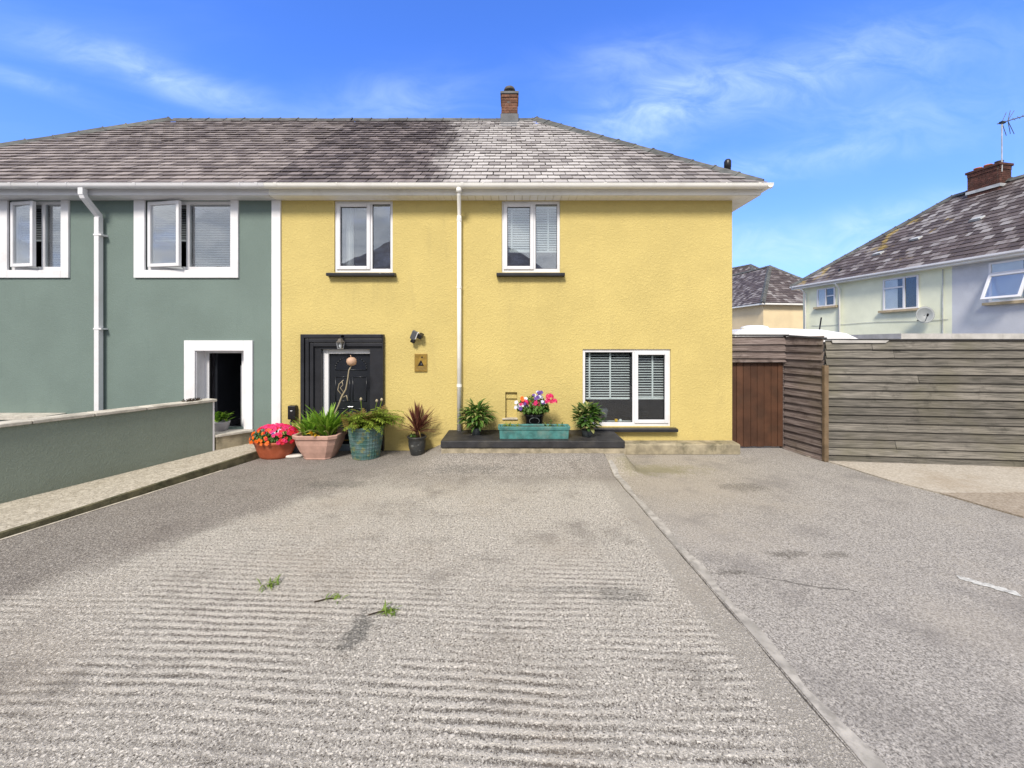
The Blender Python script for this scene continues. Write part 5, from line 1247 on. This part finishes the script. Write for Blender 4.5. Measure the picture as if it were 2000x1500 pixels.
m = MB(); m.tube([Q(5.75, -.03, 4.85), Q(5.75, -.03, .4)], .014, 6); m.build('cable', 'lead_pale', mh)
m = MB()
for k_ in range(9): m.tube([Q(.5 + k_ * .6, -.02, 3.0 - .02 * math.sin(k_)), Q(.5 + (k_ + 1) * .6, -.02, 3.0 - .02 * math.sin(k_ + 1))], .008, 5)
m.build('cable', 'lead_pale', mh)
m = MB(); m.tube([Q(1.75, .2, 5.05), Q(1.75, .2, 5.62)], .06, 10); m.build('vent_pipe', 'black_plastic', mh)
for (t_, s_) in ((4.0, 2.1), (6.6 - .9, 2.6), (2.9, 1.5)):
    hh = 4.11 / math.hypot(4.11, 3.47); vv = 3.47 / math.hypot(4.11, 3.47); c = right_pt(t_) + vR * (-.36 + hh * s_) + Vector((0, 0, 5.03 + vv * s_))
    n_ = (-vR * vv + Vector((0, 0, hh))); sx, sy = uR, (vR * hh + Vector((0, 0, vv)))
    m = MB(); m.hexa([c - sx * .18 + n_ * .03, c + sx * .18 + n_ * .03, c + sx * .18 + sy * .25 + n_ * .03, c - sx * .18 + sy * .25 + n_ * .03], [c - sx * .16 + n_ * .13, c + sx * .16 + n_ * .13, c + sx * .16 + sy * .25 + n_ * .06, c - sx * .16 + sy * .25 + n_ * .06]); m.build('roof_vent', 'lead_pale', rfm)
# chimney shared by the right-hand pair
tc = 4.95; cc = right_pt(tc) + vR * 3.60; angR = math.atan2(uR.y, uR.x)
chm, rotm = brick_stack(mh, cc.x, cc.y, 8.0, 9.12, .95, .62, angR, 'brick_dark', 15)
m = MB().box(-.53, .53, -.365, .365, 9.12, 9.22); m.v = [tuple(rotm @ Vector(v)) for v in m.v]; m.build('chimney_cap', 'brick_dark', chm, bevel=.015)
for k_, (x_, mt) in enumerate(((-.33, 'pot_clay'), (-.02, 'pot_clay'), (.30, 'flue'))):
    p = rotm @ Vector((x_, 0, 9.22)); m = MB(); m.lathe([(.11, 0), (.105, .10), (.125, .11), (.125, .15), (.09, .15)], p, 14); m.build('chimney_pot', mt, chm, smooth=True)
m = MB().box(-.52, .52, -.35, .35, 8.28, 8.40); m.v = [tuple(rotm @ Vector(v)) for v in m.v]; m.build('flashing', 'lead_pale', chm)
# aerial on that chimney
ae = thing('tv_aerial', 'tall yagi television aerial strapped to the double chimney', 'aerial', rotm @ Vector((.5, -.36, 9.0)))
b0 = rotm @ Vector((.50, -.22, 8.85)); tp = Vector((b0.x, b0.y, 10.78)); MB().tube([b0, tp], .02, 8).build('mast', 'lead_pale', ae)
bd_ = Vector((.75, -.62, .10)).normalized(); MB().tube([tp - bd_ * .12, tp + bd_ * 1.3], .02, 6).build('boom', 'lead', ae); sdv = Vector((.55, .62, .56)).normalized()
for k_ in range(9): c = tp + bd_ * (.30 + .12 * k_); MB().tube([c - sdv * .2, c + sdv * .2], .010, 5).build('director', 'lead', ae)
upv = Vector((.15, 0, .99))
for s_ in (-1, 1):
    for q in (-.15, 0, .15): c = tp + bd_ * (.0 + abs(q)) + Vector((0, 0, 0)); MB().tube([c, c + Vector((.30 + .5 * q, .1, s_ * .46))], .011, 5).build('reflector', 'lead', ae)
MB().box(tp.x - .06, tp.x + .10, tp.y - .05, tp.y + .05, tp.z - .04, tp.z + .04).build('clamp', 'black_plastic', ae)
# satellite dish
dp = Q(5.42, -.36, 3.18); ds_ = thing('satellite_dish', 'grey satellite dish on an arm on the mint-green wall', 'satellite dish', Q(5.2, -.1, 3.0))
m = MB(); nz = Vector((-.55, -.80, .25)).normalized(); q_ = nz.to_track_quat('Z', 'Y').to_matrix(); mm = MB(); mm.lathe([(.02, -.09), (.14, -.07), (.25, -.02), (.30, .02), (.30, .03), (.24, -.005), (.10, -.055), (.02, -.075)], (0, 0, 0), 24, .85, 1.1)
m.add([dp + q_ @ Vector(v) for v in mm.v], mm.f); m.build('dish', 'dish_grey', ds_, smooth=True)
m = MB(); m.tube([Q(5.05, -.02, 3.0), Q(5.10, -.25, 2.98), dp - nz * .07], .018, 6); m.tube([dp - nz * .05 - Vector((0, 0, .28)), dp + nz * .35 - Vector((0, 0, .12))], .012, 6); m.build('arm', 'lead', ds_)
MB().tube([dp + nz * .33 - Vector((0, 0, .14)), dp + nz * .40 - Vector((0, 0, .09))], .03, 8).build('feed_horn', 'black_plastic', ds_)

# ------------------------------------------------------------------ far houses
def far_house(name, label, O, ang, L, dep, zoff, seed, wallm='cream_render'):
    O = Vector(O); u = Vector((math.cos(ang), math.sin(ang), 0)); v = Vector((-u.y, u.x, 0)); t = thing(name, label, 'house', O)
    P = lambda a, b_, z: O + u * a + v * b_ + Vector((0, 0, z + zoff)); ze = 4.9; rise = 3.47; oh = .36; zt = ze + .12
    MB().prism([P(0, 0, -zoff), P(dep, 0, -zoff), P(dep, L, -zoff), P(0, L, -zoff)], (0, 0, ze + zoff)).build('wall', wallm, t)
    E = [P(-oh, -oh, zt), P(dep + oh, -oh, zt), P(dep + oh, L + oh, zt), P(-oh, L + oh, zt)]; h = dep / 2
    Rg = [P(h, h, zt + rise), P(h, L - h, zt + rise)]
    rf = MB().add(E + Rg, [(0, 1, 4), (1, 2, 5, 4), (2, 3, 5), (3, 0, 4, 5)]).build('roof', 'slate_far', t)
    MB().prism([P(-oh, -oh, ze), P(dep + oh, -oh, ze), P(dep + oh, L + oh, ze), P(-oh, L + oh, ze)], (0, 0, .11)).build('eaves', 'cream_pvc', t)
    hh = h + oh; sl_ = math.hypot(hh, rise); k_ = hh / sl_
    slates(rf, 'slate_far', E[0], u, (v * hh + Vector((0, 0, rise))), dep + 2 * oh, sl_, [(0, 1, sl_), (1, k_, dep + 2 * oh), (-1, k_, 0)], .26, .30, 0, lambda p: False, seed)
    slates(rf, 'slate_far', E[3], -v, (u * hh + Vector((0, 0, rise))), L + 2 * oh, sl_, [(0, 1, sl_), (1, k_, L + 2 * oh), (-1, k_, 0)], .26, .30, 0, lambda p: False, seed + 1)
    for a, b_ in ((E[0], Rg[0]), (E[1], Rg[0]), (Rg[0], Rg[1])): ridge_run(rf, a, b_, int((b_ - a).length / .45), seed=seed, w=.17)
    return t
far_house('far_house', 'cream house with dark hipped slate roof next to the mint-green house', (18.1, 28.4, 0), R(7.6), 16, 7.5, 0, 141)
far_house('far_house', 'farther hipped slate roof rising behind the cream house', (23.2, 36.5, 0), R(24), 16, 7.5, 1.9, 143)

# ------------------------------------------------------------------ what the windows mirror: the other side of the street
oh_ = thing('opposite_house', 'cream house across the street with a dark hipped slate roof', 'house', (-4, -9, 0))
MB().box(-11.5, 2.2, -16.5, -9.2, 0, 6.3).build('wall', 'cream_render', oh_)
MB().add([(-12, -8.8, 6.3), (2.7, -8.8, 6.3), (2.7, -16.9, 6.3), (-12, -16.9, 6.3), (-8, -12.85, 9.8), (-1.4, -12.85, 9.8)], [(0, 4, 5, 1), (1, 5, 2), (2, 5, 4, 3), (3, 4, 0), (0, 1, 2, 3)]).build('roof', 'slate_far', oh_)
for x in (-9.5, -6., -2.5, .8):
    for z in (4.2, 1.2):
        w_ = bars(x - .6, x + .6, z, z + 1.2, .08, -9.2, -9.16).build('window', 'white_pvc', oh_); MB().box(x - .52, x + .52, -9.19, -9.185, z + .08, z + 1.12).build('pane', 'door_black', w_)
m = MB(); nx, ny = 90, 8; vs = []
for j in range(ny + 1):
    for i in range(nx + 1):
        x = -170 + 280 * i / nx; y = -46 - 60 * j / ny; prof_ = math.sin(math.pi * min(1, j / ny * .9 + .02)); hgt = 9 + 11 * math.exp(-((x + 62) / 55) ** 2)
        vs.append((x, y + 4 * mnoise.noise(Vector((x * .1, j, 1))), prof_ * hgt + (2.2 * mnoise.noise(Vector((x * .17, y * .17, 3))) + 1.2 * mnoise.noise(Vector((x * .5, y * .5, 9)))) * (j > 0) - .04))
m.add(vs, [(j * (nx + 1) + i, j * (nx + 1) + i + 1, (j + 1) * (nx + 1) + i + 1, (j + 1) * (nx + 1) + i) for j in range(ny) for i in range(nx)])
structure(m.build('hill', 'hill_green'))
